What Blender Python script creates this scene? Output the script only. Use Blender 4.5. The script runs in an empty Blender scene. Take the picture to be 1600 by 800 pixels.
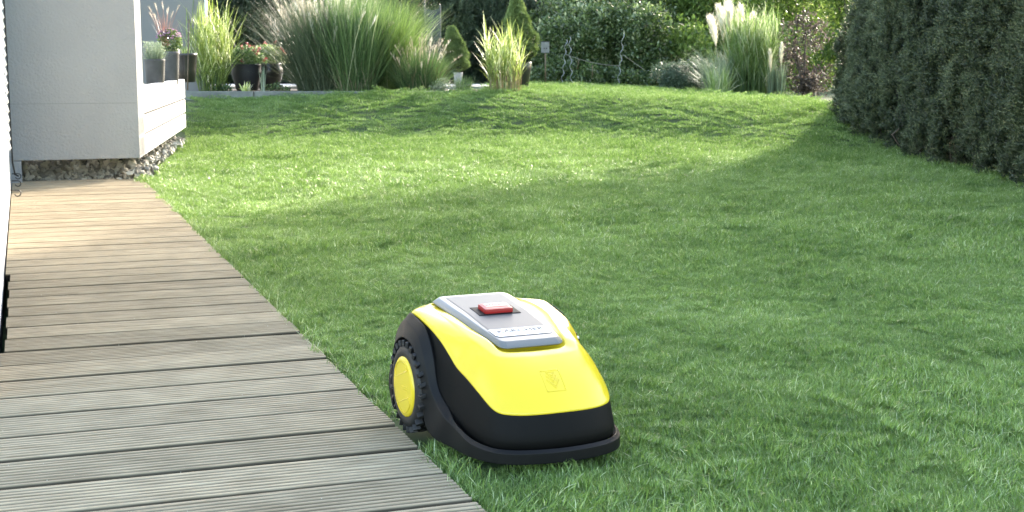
import bpy, bmesh, math, random
import numpy as np
from mathutils import Vector, Matrix, Euler
PI = math.pi
R = math.radians
rng = np.random.default_rng(7)
random.seed(7)
SC = bpy.context.scene
COL = SC.collection

# ------------------------------------------------------------------ camera
CAM_H, F_PX, PITCH = 0.65, 2120.0, math.atan(305 / 2120.0)
cd = bpy.data.cameras.new('camera')
cam = bpy.data.objects.new('camera', cd); COL.objects.link(cam)
cam.location = (0, 0, CAM_H)
cam.rotation_euler = (PI / 2 - PITCH, 0, 0)
cd.sensor_width = 36; cd.lens = F_PX / 1600 * 36
cd.clip_start = 0.05; cd.clip_end = 400
cd.dof.use_dof = True; cd.dof.focus_distance = 2.5; cd.dof.aperture_fstop = 22
SC.camera = cam
# ------------------------------------------------------------------ light
SUN_AZ, SUN_EL = R(27), R(22)          # azimuth from +Y towards +X
w = bpy.data.worlds.new('World'); SC.world = w; w.use_nodes = True
nt = w.node_tree
sky = nt.nodes.new('ShaderNodeTexSky'); sky.sky_type = 'NISHITA'; sky.sun_disc = False
sky.sun_elevation = SUN_EL; sky.sun_rotation = SUN_AZ
sky.air_density = 1.0; sky.dust_density = 1.5; sky.ozone_density = 1.0
nt.links.new(sky.outputs[0], nt.nodes['Background'].inputs[0])
nt.nodes['Background'].inputs[1].default_value = 0.15
sl = bpy.data.lights.new('sun', 'SUN'); sl.energy = 2.0; sl.angle = R(0.8); sl.color = (1, 0.97, 0.93)
sun = bpy.data.objects.new('sun', sl); COL.objects.link(sun)
sd = Vector((math.sin(SUN_AZ) * math.cos(SUN_EL), math.cos(SUN_AZ) * math.cos(SUN_EL), math.sin(SUN_EL)))
sun.rotation_euler = sd.to_track_quat('Z', 'Y').to_euler()
sun.location = (6, 10, 12)
SC.view_settings.view_transform = 'Standard'; SC.view_settings.look = 'None'
SC.view_settings.exposure = 2.85; SC.view_settings.gamma = 1
SC.view_settings.use_white_balance = True; SC.view_settings.white_balance_temperature = 7250; SC.view_settings.white_balance_tint = 10
SC.render.engine = 'CYCLES'
SC.cycles.transparent_max_bounces = 8
SC.cycles.max_bounces = 8

# ------------------------------------------------------------------ helpers
def tag(o, label=None, cat=None, group=None, kind=None):
    if label: o['label'] = label
    if cat: o['category'] = cat
    if group: o['group'] = group
    if kind: o['kind'] = kind
    return o

def empty(name, loc=(0, 0, 0), rz=0.0):
    o = bpy.data.objects.new(name, None); COL.objects.link(o)
    o.location = loc; o.rotation_euler = (0, 0, rz); o.empty_display_size = 0.05
    return o

def mesh_obj(name, verts, faces, mat, parent=None, smooth=False, attrs=None, link=True):
    me = bpy.data.meshes.new(name)
    me.from_pydata([tuple(v) for v in verts], [], [tuple(f) for f in faces])
    if attrs:
        for k, vals in attrs.items():
            a = me.attributes.new(k, 'FLOAT', 'POINT'); a.data.foreach_set('value', np.asarray(vals, dtype=np.float32))
    if smooth: me.shade_smooth()
    if mat: me.materials.append(mat)
    me.update()
    o = bpy.data.objects.new(name, me)
    if link: COL.objects.link(o)
    if parent: o.parent = parent
    return o

def bm_obj(name, bm, mat, parent=None, smooth=False):
    me = bpy.data.meshes.new(name); bm.normal_update(); bm.to_mesh(me); bm.free()
    if smooth: me.shade_smooth()
    if mat: me.materials.append(mat)
    o = bpy.data.objects.new(name, me); COL.objects.link(o)
    if parent: o.parent = parent
    return o

def add_box(bm, c, s, rot=None, bevel=0.0):
    m = Matrix.Translation(c)
    if rot is not None: m = m @ rot.to_4x4()
    r = bmesh.ops.create_cube(bm, size=1, matrix=m @ Matrix.Diagonal((s[0], s[1], s[2], 1)))
    if bevel:
        es = list({e for v in r['verts'] for e in v.link_edges})
        bmesh.ops.bevel(bm, geom=es, offset=bevel, segments=2, affect='EDGES', profile=0.7)

def box(name, c, s, mat, parent=None, rot=None, bevel=0.0):
    bm = bmesh.new(); add_box(bm, c, s, rot, bevel)
    return bm_obj(name, bm, mat, parent)

def tube_geo(pts, rad, n=6):
    pts = [Vector(p) for p in pts]; V = []; Fc = []
    if not hasattr(rad, '__len__'): rad = [rad] * len(pts)
    for i, p in enumerate(pts):
        t = (pts[min(i + 1, len(pts) - 1)] - pts[max(i - 1, 0)]).normalized()
        a = t.orthogonal().normalized() if i == 0 else (a - t * a.dot(t)).normalized()
        b = t.cross(a)
        for k in range(n):
            q = 2 * PI * k / n
            V.append(p + (a * math.cos(q) + b * math.sin(q)) * rad[i])
    for i in range(len(pts) - 1):
        for k in range(n):
            Fc.append((i * n + k, i * n + (k + 1) % n, (i + 1) * n + (k + 1) % n, (i + 1) * n + k))
    Fc.append(tuple(range(n))[::-1]); Fc.append(tuple((len(pts) - 1) * n + k for k in range(n)))
    return V, Fc

def tube(name, pts, rad, mat, parent=None, n=6):
    V, Fc = tube_geo(pts, rad, n)
    return mesh_obj(name, V, Fc, mat, parent, smooth=True)

class Geo:
    def __init__(s): s.V = []; s.F = []; s.A = []
    def add(s, V, Fc, a=0.5):
        b = len(s.V); s.V += list(V); s.F += [tuple(b + i for i in f) for f in Fc]; s.A += [a] * len(V)
    def build(s, name, mat, parent=None, smooth=False, link=True):
        return mesh_obj(name, s.V, s.F, mat, parent, smooth, {'cv': s.A}, link)

def lathe(name, prof, mat, parent=None, n=32, loc=(0, 0, 0), axis='z'):
    V = []; Fc = []
    for i, (r, z) in enumerate(prof):
        for k in range(n):
            q = 2 * PI * k / n
            V.append((loc[0] + r * math.cos(q), loc[1] + r * math.sin(q), loc[2] + z) if axis == 'z'
                     else (loc[0] + r * math.cos(q), loc[1] + z, loc[2] + r * math.sin(q)))
    for i in range(len(prof) - 1):
        for k in range(n):
            Fc.append((i * n + k, i * n + (k + 1) % n, (i + 1) * n + (k + 1) % n, (i + 1) * n + k))
    Fc.append(tuple(range(n))[::-1]); Fc.append(tuple((len(prof) - 1) * n + k for k in range(n)))
    return mesh_obj(name, V, Fc, mat, parent, smooth=True)

# ---- materials
def mat_new(name):
    m = bpy.data.materials.new(name); m.use_nodes = True
    return m, m.node_tree, m.node_tree.nodes['Principled BSDF']

def simple(name, col, rough=0.5, noise=0.0, nscale=20, bump=0.0, bscale=200, metal=0.0, spec=0.5, coat=0.0, bdist=0.001):
    m, t, b = mat_new(name); L = t.links.new
    b.inputs['Roughness'].default_value = rough; b.inputs['Metallic'].default_value = metal
    b.inputs['Specular IOR Level'].default_value = spec; b.inputs['Coat Weight'].default_value = coat
    g = t.nodes.new('ShaderNodeTexCoord')
    if noise:
        n = t.nodes.new('ShaderNodeTexNoise'); n.inputs['Scale'].default_value = nscale; n.inputs['Detail'].default_value = 6
        L(g.outputs['Object'], n.inputs['Vector'])
        r = t.nodes.new('ShaderNodeMapRange'); r.inputs[1].default_value = .3; r.inputs[2].default_value = .7
        r.inputs[3].default_value = 1 - noise; r.inputs[4].default_value = 1 + noise
        L(n.outputs['Fac'], r.inputs[0])
        mx = t.nodes.new('ShaderNodeVectorMath'); mx.operation = 'SCALE'; mx.inputs[0].default_value = col
        L(r.outputs[0], mx.inputs['Scale']); L(mx.outputs[0], b.inputs['Base Color'])
    else:
        b.inputs['Base Color'].default_value = (*col, 1)
    if bump:
        n2 = t.nodes.new('ShaderNodeTexNoise'); n2.inputs['Scale'].default_value = bscale; n2.inputs['Detail'].default_value = 3
        L(g.outputs['Object'], n2.inputs['Vector'])
        bp = t.nodes.new('ShaderNodeBump'); bp.inputs['Strength'].default_value = bump; bp.inputs['Distance'].default_value = bdist
        L(n2.outputs['Fac'], bp.inputs['Height']); L(bp.outputs[0], b.inputs['Normal'])
    return m

def leafy(name, c1, c2, c3=None, trans=0.35, rough=0.45, spec=0.4, nscale=1.2, tipcol=None):
    """foliage: colour from a per-blade value, per-instance random and a broad noise in the world"""
    m, t, b = mat_new(name); L = t.links.new; N = t.nodes.new
    at = N('ShaderNodeAttribute'); at.attribute_name = 'cv'
    oi = N('ShaderNodeObjectInfo')
    geo = N('ShaderNodeNewGeometry')
    no = N('ShaderNodeTexNoise'); no.inputs['Scale'].default_value = nscale; no.inputs['Detail'].default_value = 3
    L(geo.outputs['Position'], no.inputs['Vector'])
    a1 = N('ShaderNodeMath'); a1.operation = 'MULTIPLY_ADD'; a1.inputs[1].default_value = 0.25
    L(oi.outputs['Random'], a1.inputs[0]); L(at.outputs['Fac'], a1.inputs[2])
    a2 = N('ShaderNodeMath'); a2.operation = 'MULTIPLY_ADD'; a2.inputs[1].default_value = 0.9
    L(no.outputs['Fac'], a2.inputs[0]); L(a1.outputs[0], a2.inputs[2])
    a3 = N('ShaderNodeMath'); a3.operation = 'SUBTRACT'; a3.inputs[1].default_value = 0.55
    L(a2.outputs[0], a3.inputs[0])
    cr = N('ShaderNodeValToRGB'); e = cr.color_ramp.elements
    e[0].position = 0.15; e[0].color = (*c1, 1); e[1].position = 0.75; e[1].color = (*c2, 1)
    if c3:
        x = e.new(0.97); x.color = (*c3, 1)
    L(a3.outputs[0], cr.inputs[0])
    L(cr.outputs[0], b.inputs['Base Color'])
    b.inputs['Roughness'].default_value = rough; b.inputs['Specular IOR Level'].default_value = spec
    tr = N('ShaderNodeBsdfTranslucent')
    hs = N('ShaderNodeHueSaturation'); hs.inputs['Value'].default_value = 1.25; hs.inputs['Saturation'].default_value = 1.1
    L(cr.outputs[0], hs.inputs['Color']); L(hs.outputs[0], tr.inputs['Color'])
    mx = N('ShaderNodeMixShader'); mx.inputs[0].default_value = trans
    L(b.outputs[0], mx.inputs[1]); L(tr.outputs[0], mx.inputs[2])
    L(mx.outputs[0], t.nodes['Material Output'].inputs['Surface'])
    return m

def scatter(name, protos, P, ROT, S, mat=None, parent=None, idx=None):
    """one object that instances small meshes on points (used only for stuff nobody could count)"""
    n = len(P); me = bpy.data.meshes.new(name); me.vertices.add(n)
    me.vertices.foreach_set('co', np.asarray(P, dtype=np.float32).ravel())
    a = me.attributes.new('rot', 'FLOAT_VECTOR', 'POINT'); a.data.foreach_set('vector', np.asarray(ROT, dtype=np.float32).ravel())
    a = me.attributes.new('scl', 'FLOAT', 'POINT'); a.data.foreach_set('value', np.asarray(S, dtype=np.float32))
    if idx is None: idx = rng.integers(0, len(protos), n)
    a = me.attributes.new('idx', 'INT', 'POINT'); a.data.foreach_set('value', np.asarray(idx, dtype=np.int32))
    o = bpy.data.objects.new(name, me); COL.objects.link(o)
    if parent: o.parent = parent
    if mat: me.materials.append(mat)
    g = bpy.data.node_groups.new(name + '_scatter', 'GeometryNodeTree')
    g.interface.new_socket('Geometry', in_out='INPUT', socket_type='NodeSocketGeometry')
    g.interface.new_socket('Geometry', in_out='OUTPUT', socket_type='NodeSocketGeometry')
    N = g.nodes.new; L = g.links.new
    gi = N('NodeGroupInput'); go = N('NodeGroupOutput'); iop = N('GeometryNodeInstanceOnPoints')
    L(gi.outputs[0], iop.inputs['Points'])
    jn = N('GeometryNodeJoinGeometry')
    for p in protos:
        oi = N('GeometryNodeObjectInfo'); oi.inputs['Object'].default_value = p; oi.inputs['As Instance'].default_value = True
        L(oi.outputs['Geometry'], jn.inputs[0])
    L(jn.outputs[0], iop.inputs['Instance']); iop.inputs['Pick Instance'].default_value = True
    for nm, ty, sk in (('idx', 'INT', 'Instance Index'), ('rot', 'FLOAT_VECTOR', 'Rotation'), ('scl', 'FLOAT', 'Scale')):
        na = N('GeometryNodeInputNamedAttribute'); na.data_type = ty; na.inputs['Name'].default_value = nm
        L(na.outputs[0], iop.inputs[sk])
    L(iop.outputs[0], go.inputs[0])
    md = o.modifiers.new('scatter', 'NODES'); md.node_group = g
    o['kind'] = 'stuff'
    return o

def smooth01(t): t = np.clip(t, 0, 1); return t * t * (3 - 2 * t)

# value noise in numpy for shaping
_ph = rng.uniform(0, 6.28, (12, 2)); _fr = rng.normal(0, 1, (12, 2))
def fnoise(x, y, s=1.0):
    v = 0
    for (a, b), (p, q) in zip(_fr, _ph): v = v + np.sin(a * x * s + b * y * s + p)
    return v / 4.0

def at(px, py, Y):
    """point in the place seen at photo pixel (px,py) lying at distance Y in front of the camera"""
    cx, cy = (px - 800) / F_PX, (400 - py) / F_PX
    c, s = math.cos(PITCH), math.sin(PITCH)
    d = Vector((cx, c + cy * s, -s + cy * c)); d *= Y / d.y
    return Vector((d.x, d.y, CAM_H + d.z))

# ------------------------------------------------------------------ terrain
SOIL = -0.016
def bank_h(x, y):
    x = np.asarray(x, float); y = np.asarray(y, float)
    t = smooth01((x - 0.4) / 2.2)
    y0 = 11.5 - 1.9 * t - 0.9 * smooth01((-1.4 - x) / 1.3)
    y1 = 13.3 - 1.3 * t
    zt = 0.358 - 0.041 * np.clip(x - .4, 0, 3.6) - 0.07 * smooth01((-1.2 - x) / 1.6)
    return zt * smooth01((y - y0) / (y1 - y0)) + (0.0012 * fnoise(x, y, 1.3)) * smooth01((y - y0) / .5)
def ground_z(x, y):
    return SOIL + bank_h(x, y)

DA = R(19.70)
D = Vector((-math.sin(DA), math.cos(DA), 0)); Ed = Vector((math.cos(DA), math.sin(DA), 0))
def gp(px, py, z=0.0):
    cx, cy = (px - 800) / F_PX, (400 - py) / F_PX
    c, s = math.cos(PITCH), math.sin(PITCH)
    d = Vector((cx, c + cy * s, -s + cy * c)); k = (z - CAM_H) / d.z
    return Vector((d.x * k, d.y * k, z))
EDGE_R = sum(gp(*q).dot(Ed) for q in ((755, 797), (510, 556), (300, 355))) / 3    # right edge of the deck along Ed
EDGE_L = gp(18, 292).dot(Ed)
S_END = gp(120, 281).dot(D)
print('deck', EDGE_R, EDGE_L, S_END, [round(gp(*q).dot(Ed), 3) for q in ((755, 797), (510, 556), (300, 355), (225, 280))])

def de(e, s, z=0.0):          # deck coordinates -> place
    v = Ed * e + D * s; return Vector((v.x, v.y, z))

# --- materials of the setting
M_soil = simple('soil', (0.055, 0.085, 0.028), 0.95, noise=.4, nscale=6)
M_grass = leafy('lawn_grass', (0.078, 0.155, 0.032), (0.245, 0.370, 0.102), (0.50, 0.58, 0.34), trans=0.35, rough=0.4, spec=0.5, nscale=1.6)
M_grassf = leafy('far_lawn_grass', (0.088, 0.160, 0.038), (0.225, 0.330, 0.105), (0.36, 0.44, 0.23), trans=0.35, rough=0.6, spec=0.2, nscale=1.6)
M_stucco = simple('grey_render', (0.270, 0.274, 0.270), 0.9, noise=.07, nscale=2.5, bump=1, bscale=75, bdist=.006)
M_white = simple('white_render', (0.80, 0.80, 0.79), 0.85, noise=.03, nscale=4, bump=.7, bscale=200, bdist=.003)
M_panel = simple('white_cement_board', (0.46, 0.46, 0.45), 0.7, noise=.04, nscale=5, bump=.1, bscale=60)
M_conc = simple('concrete', (0.17, 0.175, 0.15), 0.9, noise=.35, nscale=9, bump=.5, bscale=90, bdist=.003)
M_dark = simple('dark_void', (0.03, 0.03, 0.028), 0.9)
M_stone = None

# ------------------------------------------------------------------ ground sheet
def grid(xs, ys, fz):
    V = []; Fc = []
    X, Y = np.meshgrid(xs, ys); Z = fz(X, Y)
    V = np.stack([X.ravel(), Y.ravel(), Z.ravel()], 1)
    nx = len(xs)
    for j in range(len(ys) - 1):
        for i in range(nx - 1):
            a = j * nx + i; Fc.append((a, a + 1, a + 1 + nx, a + nx))
    return V, Fc
xs = np.concatenate([np.linspace(-150, -5, 8), np.linspace(-4.5, 5, 77), np.linspace(6, 150, 8)])
ys = np.concatenate([np.linspace(-60, 0, 4), np.linspace(.8, 16, 100), np.linspace(17, 220, 12)])
V, Fc = grid(xs, ys, lambda x, y: ground_z(x, y) - 0.0)
# the sheet dips under deck and gravel so nothing lies flush
Vn = np.array(V); e_ = Vn[:, 0] * Ed.x + Vn[:, 1] * Ed.y; s_ = Vn[:, 0] * D.x + Vn[:, 1] * D.y
under = (e_ < EDGE_R - .06) & (s_ < S_END + 5) & (Vn[:, 1] > .5)
Vn[:, 2] = np.where(under & (Vn[:, 1] < 12.5), -0.16, Vn[:, 2])
o = mesh_obj('ground', Vn, Fc, M_soil, smooth=True); tag(o, 'soil under the lawn and garden beds', None, kind='structure')

# ------------------------------------------------------------------ deck of grooved planks
def deck_mat():
    m, t, b = mat_new('grooved_decking'); L = t.links.new; N = t.nodes.new
    tc = N('ShaderNodeTexCoord'); oi = N('ShaderNodeObjectInfo')
    off = N('ShaderNodeVectorMath'); off.operation = 'MULTIPLY_ADD'; off.inputs[1].default_value = (1, 1, 1)
    cmb = N('ShaderNodeCombineXYZ'); mu = N('ShaderNodeMath'); mu.operation = 'MULTIPLY'; mu.inputs[1].default_value = 37
    L(oi.outputs['Random'], mu.inputs[0]); L(mu.outputs[0], cmb.inputs[0]); L(mu.outputs[0], cmb.inputs[1])
    L(tc.outputs['Object'], off.inputs[0]); L(cmb.outputs[0], off.inputs[2])
    mp = N('ShaderNodeMapping'); mp.inputs['Scale'].default_value = (1.5, 22, 4); L(off.outputs[0], mp.inputs[0])
    n1 = N('ShaderNodeTexNoise'); n1.inputs['Scale'].default_value = 7; n1.inputs['Detail'].default_value = 8; L(mp.outputs[0], n1.inputs['Vector'])
    n2 = N('ShaderNodeTexNoise'); n2.inputs['Scale'].default_value = 9; n2.inputs['Detail'].default_value = 4; L(off.outputs[0], n2.inputs['Vector'])
    n3 = N('ShaderNodeTexVoronoi'); n3.inputs['Scale'].default_value = 45; L(off.outputs[0], n3.inputs['Vector'])
    cr = N('ShaderNodeValToRGB'); e = cr.color_ramp.elements
    e[0].position = .28; e[0].color = (.245, .194, .127, 1); e[1].position = .72; e[1].color = (.41, .343, .238, 1)
    L(n1.outputs['Fac'], cr.inputs[0])
    # per plank tone
    mr = N('ShaderNodeMapRange'); mr.inputs[3].default_value = .84; mr.inputs[4].default_value = 1.12; L(oi.outputs['Random'], mr.inputs[0])
    s1 = N('ShaderNodeVectorMath'); s1.operation = 'SCALE'; L(cr.outputs[0], s1.inputs[0]); L(mr.outputs[0], s1.inputs['Scale'])
    mr2 = N('ShaderNodeMapRange'); mr2.inputs[1].default_value = .3; mr2.inputs[2].default_value = .7; mr2.inputs[3].default_value = .86; mr2.inputs[4].default_value = 1.1
    L(n2.outputs['Fac'], mr2.inputs[0])
    s2 = N('ShaderNodeVectorMath'); s2.operation = 'SCALE'; L(s1.outputs[0], s2.inputs[0]); L(mr2.outputs[0], s2.inputs['Scale'])
    # darker with depth: groove bottoms, then the lower plank sides (low local z)
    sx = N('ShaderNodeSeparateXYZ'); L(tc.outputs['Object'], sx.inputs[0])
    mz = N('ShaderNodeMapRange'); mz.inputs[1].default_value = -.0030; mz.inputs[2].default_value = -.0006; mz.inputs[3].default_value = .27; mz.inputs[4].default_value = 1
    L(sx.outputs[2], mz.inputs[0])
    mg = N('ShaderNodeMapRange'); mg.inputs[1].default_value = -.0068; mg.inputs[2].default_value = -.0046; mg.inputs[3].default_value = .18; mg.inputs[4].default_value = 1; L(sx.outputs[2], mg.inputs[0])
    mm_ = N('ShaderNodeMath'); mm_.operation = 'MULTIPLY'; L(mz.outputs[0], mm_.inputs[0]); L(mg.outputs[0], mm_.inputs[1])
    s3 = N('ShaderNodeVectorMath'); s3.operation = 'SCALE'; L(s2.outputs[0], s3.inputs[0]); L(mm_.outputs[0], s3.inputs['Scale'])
    # small pale flecks
    ma = N('ShaderNodeMath'); ma.operation = 'LESS_THAN'; ma.inputs[1].default_value = .035; L(n3.outputs['Distance'], ma.inputs[0])
    mxc = N('ShaderNodeMix'); mxc.data_type = 'RGBA'; L(ma.outputs[0], mxc.inputs[0]); L(s3.outputs[0], mxc.inputs[6]); mxc.inputs[7].default_value = (.5, .47, .38, 1)
    L(mxc.outputs[2], b.inputs['Base Color'])
    b.inputs['Roughness'].default_value = .88; b.inputs['Specular IOR Level'].default_value = .15
    bp = N('ShaderNodeBump'); bp.inputs['Strength'].default_value = .5; bp.inputs['Distance'].default_value = .002
    L(n1.outputs['Fac'], bp.inputs['Height']); L(bp.outputs[0], b.inputs['Normal'])
    return m
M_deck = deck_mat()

def plank_mesh(length, seed, half=None):
    rr = random.Random(seed); n = 9; Wd = .1370; prof = [(-Wd / 2, -.022), (-Wd / 2, -.0050), (-Wd / 2 + .0012, -.0018)]
    pitch = Wd / n
    for k in range(n):
        a = -Wd / 2 + k * pitch
        j = rr.uniform(-.0003, .0003)
        prof += [(a + .0022, j), (a + pitch * .58, j)]
        if k < n - 1: prof += [(a + pitch * .70, -.0040), (a + pitch * .97, -.0040)]
    prof += [(Wd / 2 + .0008, -.0018), (Wd / 2 + .002, -.0050), (Wd / 2 + .002, -.022)]
    V = []; m = len(prof)
    for x in (0, length): V += [(x, y, z) for y, z in prof]
    Fc = [(i, i + 1, m + i + 1, m + i) for i in range(m - 1)]
    Fc += [tuple(range(m))[::-1], tuple(range(m, 2 * m)), (m - 1, 0, m, 2 * m - 1)]
    me = bpy.data.meshes.new('plank')
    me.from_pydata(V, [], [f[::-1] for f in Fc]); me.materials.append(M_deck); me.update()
    return me
deck = empty('deck', de(EDGE_L, 0)); tag(deck, 'garden path of grooved grey-brown wooden planks running beside the house wall', kind='structure')
LEN_A = EDGE_R - EDGE_L
meshes = {}
s = S_END - .056; i = 0
rb = random.Random(3)
while s > 1.2:
    # near the camera the planks stop short of the wall, then run on beyond it
    eL = EDGE_L + .002
    Yc = de((EDGE_L), s).y
    if 3.02 < Yc < 4.15: eL = EDGE_L + .012 + (.004 if i % 2 else 0)
    if Yc <= 3.02: eL = EDGE_L - .25
    L_ = EDGE_R - eL + rb.uniform(-.001, .001)
    key = (round(L_, 3), i % 4)
    if key not in meshes: meshes[key] = plank_mesh(round(L_, 3), i)
    o = bpy.data.objects.new('plank', meshes[key]); COL.objects.link(o); o.parent = deck
    o.matrix_parent_inverse = Matrix.Translation(-deck.location)
    o.location = de(eL, s + rb.uniform(-.0012, .0012), rb.uniform(-.0004, .0004))
    o.rotation_euler = (rb.uniform(-.0018, .0018), rb.uniform(-.002, .002), DA + rb.uniform(-.002, .002))
    s -= .15; i += 1
for e0 in (EDGE_L + .07, EDGE_R - .06):       # bearers below, seen through the gaps
    o = box('joist', (0, 0, 0), (.05, S_END - 1.2, .06), simple('dark_timber', (.06, .05, .04), .9), deck, Matrix.Rotation(DA, 3, 'Z'))
    o.matrix_parent_inverse = Matrix.Translation(-deck.location)
    c = de(e0, (S_END + 1.2) / 2, -.055); o.location = c

# ------------------------------------------------------------------ house: near wall along the deck, grey cross wall, plank wall
A0 = de(EDGE_L, S_END)
house = empty('house_wall', A0); tag(house, 'long bright white rendered house wall along the left edge of the deck', 'wall')
def par(o, root):
    o.parent = root; o.matrix_parent_inverse = Matrix.Translation(-root.location) if root.rotation_euler.z == 0 else root.matrix_basis.inverted(); return o
def obox(name, e0, e1, s0, s1, z0, z1, mat, root=None, bevel=.003):
    c = de((e0 + e1) / 2, (s0 + s1) / 2, (z0 + z1) / 2)
    bm = bmesh.new(); add_box(bm, (0, 0, 0), (abs(e1 - e0), abs(s1 - s0), z1 - z0), None, bevel)
    o = bm_obj(name, bm, mat); o.location = c; o.rotation_euler = (0, 0, DA)
    if root: par(o, root)
    return o
obox('wall_face', EDGE_L - .3, EDGE_L - .004, 2.75, S_END + .3, -.03, 2.6, M_white, house)
obox('plinth', EDGE_L - .3, EDGE_L - .012, 2.75, S_END + .3, -.25, -.034, M_dark, house)

# rope of scale-like shutter slats hanging in the corner, black cable with hooks
M_black = simple('black_rubber', (.012, .012, .012), .55)
V = []; 
tr = empty('trellis_strip', de(EDGE_L, S_END - .8)); tag(tr, 'narrow strip of overlapping white scales on the wall at the left picture edge', 'cladding')
for k in range(26):
    z = .25 + k * .045
    pts = []
    bm = bmesh.new()
    r = bmesh.ops.create_cone(bm, cap_ends=True, segments=12, radius1=.034, radius2=.026, depth=.012,
                              matrix=Matrix.Translation(de(EDGE_L + .0, S_END - .8, z)) @ Matrix.Rotation(R(18), 4, Ed.xyz.cross(Vector((0, 0, 1))) ) @ Matrix.Rotation(PI / 2, 4, D))
    par(bm_obj('scale', bm, M_white, smooth=False), tr)
cab = [de(EDGE_L + .012, S_END - .45 - .02 * math.sin(k * .9), 1.6 - k * .08) for k in range(19)] + \
      [de(EDGE_L + .012, S_END - .42, .13), de(EDGE_L + .02, S_END - .28, .06), de(EDGE_L + .035, S_END - .2, .045)]
tag(tube('cable', cab, .004, M_black), 'thin black cable running down the corner of the white wall', 'cable')
for k, ss in enumerate((S_END - .16, S_END - .62, S_END - 1.15)):
    c = de(EDGE_L + .004, ss, .055)
    pts = [c, c + Ed * .03] + [c + Ed * (.03 + .014 * math.sin(q)) + Vector((0, 0, -.014 + .014 * math.cos(q))) for q in np.linspace(.5, 4.4, 8)]
    tag(tube('wall_hook', pts, .0028, M_black), ['black hook low on the white wall nearest the grey wall', 'black hook low on the white wall, middle of three above the deck edge',
        'black hook low on the white wall, nearest the viewer'][k], 'hook', 'hooks low on the white wall')

# grey cross wall at the far end of the deck, raised above the gravel
gw = empty('grey_wall', A0); tag(gw, 'big plain grey rendered wall across the far end of the deck', 'wall')
P0 = at(218.5, 247, 7.5)                       # lower right front corner
eR = P0.dot(Ed); sF = P0.dot(D)
zB = P0.z
print('corner', P0, 'e', eR, 's', sF, 'S_END', S_END)
WD = R(9.41); Dw = Vector((-math.sin(WD), math.cos(WD), 0)); Ew = Vector((math.cos(WD), math.sin(WD), 0))
def prism(name, poly, z0, z1, mat, root=None, bevel=.003):
    bm = bmesh.new(); n = len(poly)
    lo = [bm.verts.new((p[0], p[1], z0)) for p in poly]; hi = [bm.verts.new((p[0], p[1], z1)) for p in poly]
    bm.faces.new(lo[::-1]); bm.faces.new(hi)
    for i in range(n): bm.faces.new((lo[i], lo[(i + 1) % n], hi[(i + 1) % n], hi[i]))
    bmesh.ops.recalc_face_normals(bm, faces=bm.faces)
    if bevel: bmesh.ops.bevel(bm, geom=list(bm.edges), offset=bevel, segments=2, affect='EDGES')
    o = bm_obj(name, bm, mat)
    if root: par(o, root)
    return o
pc = Vector((P0.x, P0.y, 0)); lf = de(EDGE_L - .25, sF)
prism('wall_panel', [lf, pc, pc + Dw * .33, lf + D * .33], zB, 2.6, M_stucco, gw)
pil = gp(35, 280).dot(Ed)
obox('pier', EDGE_L - .2, pil, sF + .002, sF + .25, -.1, zB - .002, M_stucco, gw)
obox('joint_line', EDGE_L + .002, eR - .006, sF - .0008, sF + .001, .42, .4225, simple('joint', (.19, .195, .195), .9), gw, 0)
# dark recess wall behind the gravel
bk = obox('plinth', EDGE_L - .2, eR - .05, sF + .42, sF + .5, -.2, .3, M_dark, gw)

# parapet of white boards going back from the corner
pw = empty('plank_parapet', pc); tag(pw, 'low wall of three wide white cladding boards receding behind the grey wall corner', 'wall')
zt = .506; zr = [zB, zB + .115, zB + .228, zt]
Lw = 3.6
for k in range(3):
    a = .33 if k == 2 else 0.0
    q0 = pc + Dw * (a + .003) + Ew * (-.0 if k < 2 else .012 - .012); q1 = pc + Dw * Lw
    off = -Ew * .06
    o = prism('board', [q0, q1, q1 + off, q0 + off], zr[k] + (.007 if k else 0), zr[k + 1] - (.007 if k < 2 else .003), M_panel, pw, .0015)
prism('core', [pc + Dw * .02 - Ew * .012, pc + Dw * (Lw - .02) - Ew * .012, pc + Dw * (Lw - .02) - Ew * .3, pc + Dw * .35 - Ew * .3], zB + .01, .468, M_dark, pw, 0)
# terrace floor behind the parapet
M_pave = simple('patio_paving', (.42, .41, .38), .85, noise=.15, nscale=5)
tf = prism('terrace', [pc + Dw * .34 - Ew * .31, pc + Dw * 3.58 - Ew * .31, Vector((-4.5, 13.3, 0)), Vector((-6, 8, 0))], .2, .47, M_pave, None, 0); tag(tf, 'raised paved terrace behind the white parapet', kind='structure')
# far house wall beyond the terrace
fw0 = at(322, 130, 13.9)
M_rear = simple('rear_render', (.19, .185, .175), .9, noise=.05, nscale=3, bump=.5, bscale=150, bdist=.004)
fw = empty('rear_house_wall', (fw0.x, fw0.y, 0)); tag(fw, 'grey rendered rear house wall with bright edge beyond the potted plants', 'wall')
prism('wall_panel', [(fw0.x - 3, fw0.y - .1), (fw0.x, fw0.y), (fw0.x + .005, fw0.y + .06), (fw0.x - 3, fw0.y + .06)], .2, 2.8, M_rear, fw)
prism('corner_trim', [(fw0.x + .008, fw0.y - .004), (fw0.x + .022, fw0.y - .004), (fw0.x + .026, fw0.y + .06), (fw0.x + .012, fw0.y + .06)], .2, 2.8, M_white, fw)
pv = prism('patio', [(-6, 15.05), (-.1, 15.05), (.1, 16.6), (-6, 16.6)], .25, .372, M_pave, None, 0); tag(pv, 'light paved patio strip behind the planting bed', kind='structure')
pv = prism('planting_bed', [(-3.4, 13.42), (-.35, 13.42), (-.1, 15.04), (-3.6, 15.04)], .2, .345, simple('bed_soil', (.05, .04, .03), .95, noise=.4, nscale=15, bump=1, bscale=30, bdist=.02), None, 0)
tag(pv, 'dark soil bed behind the concrete kerb', kind='structure')
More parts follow.
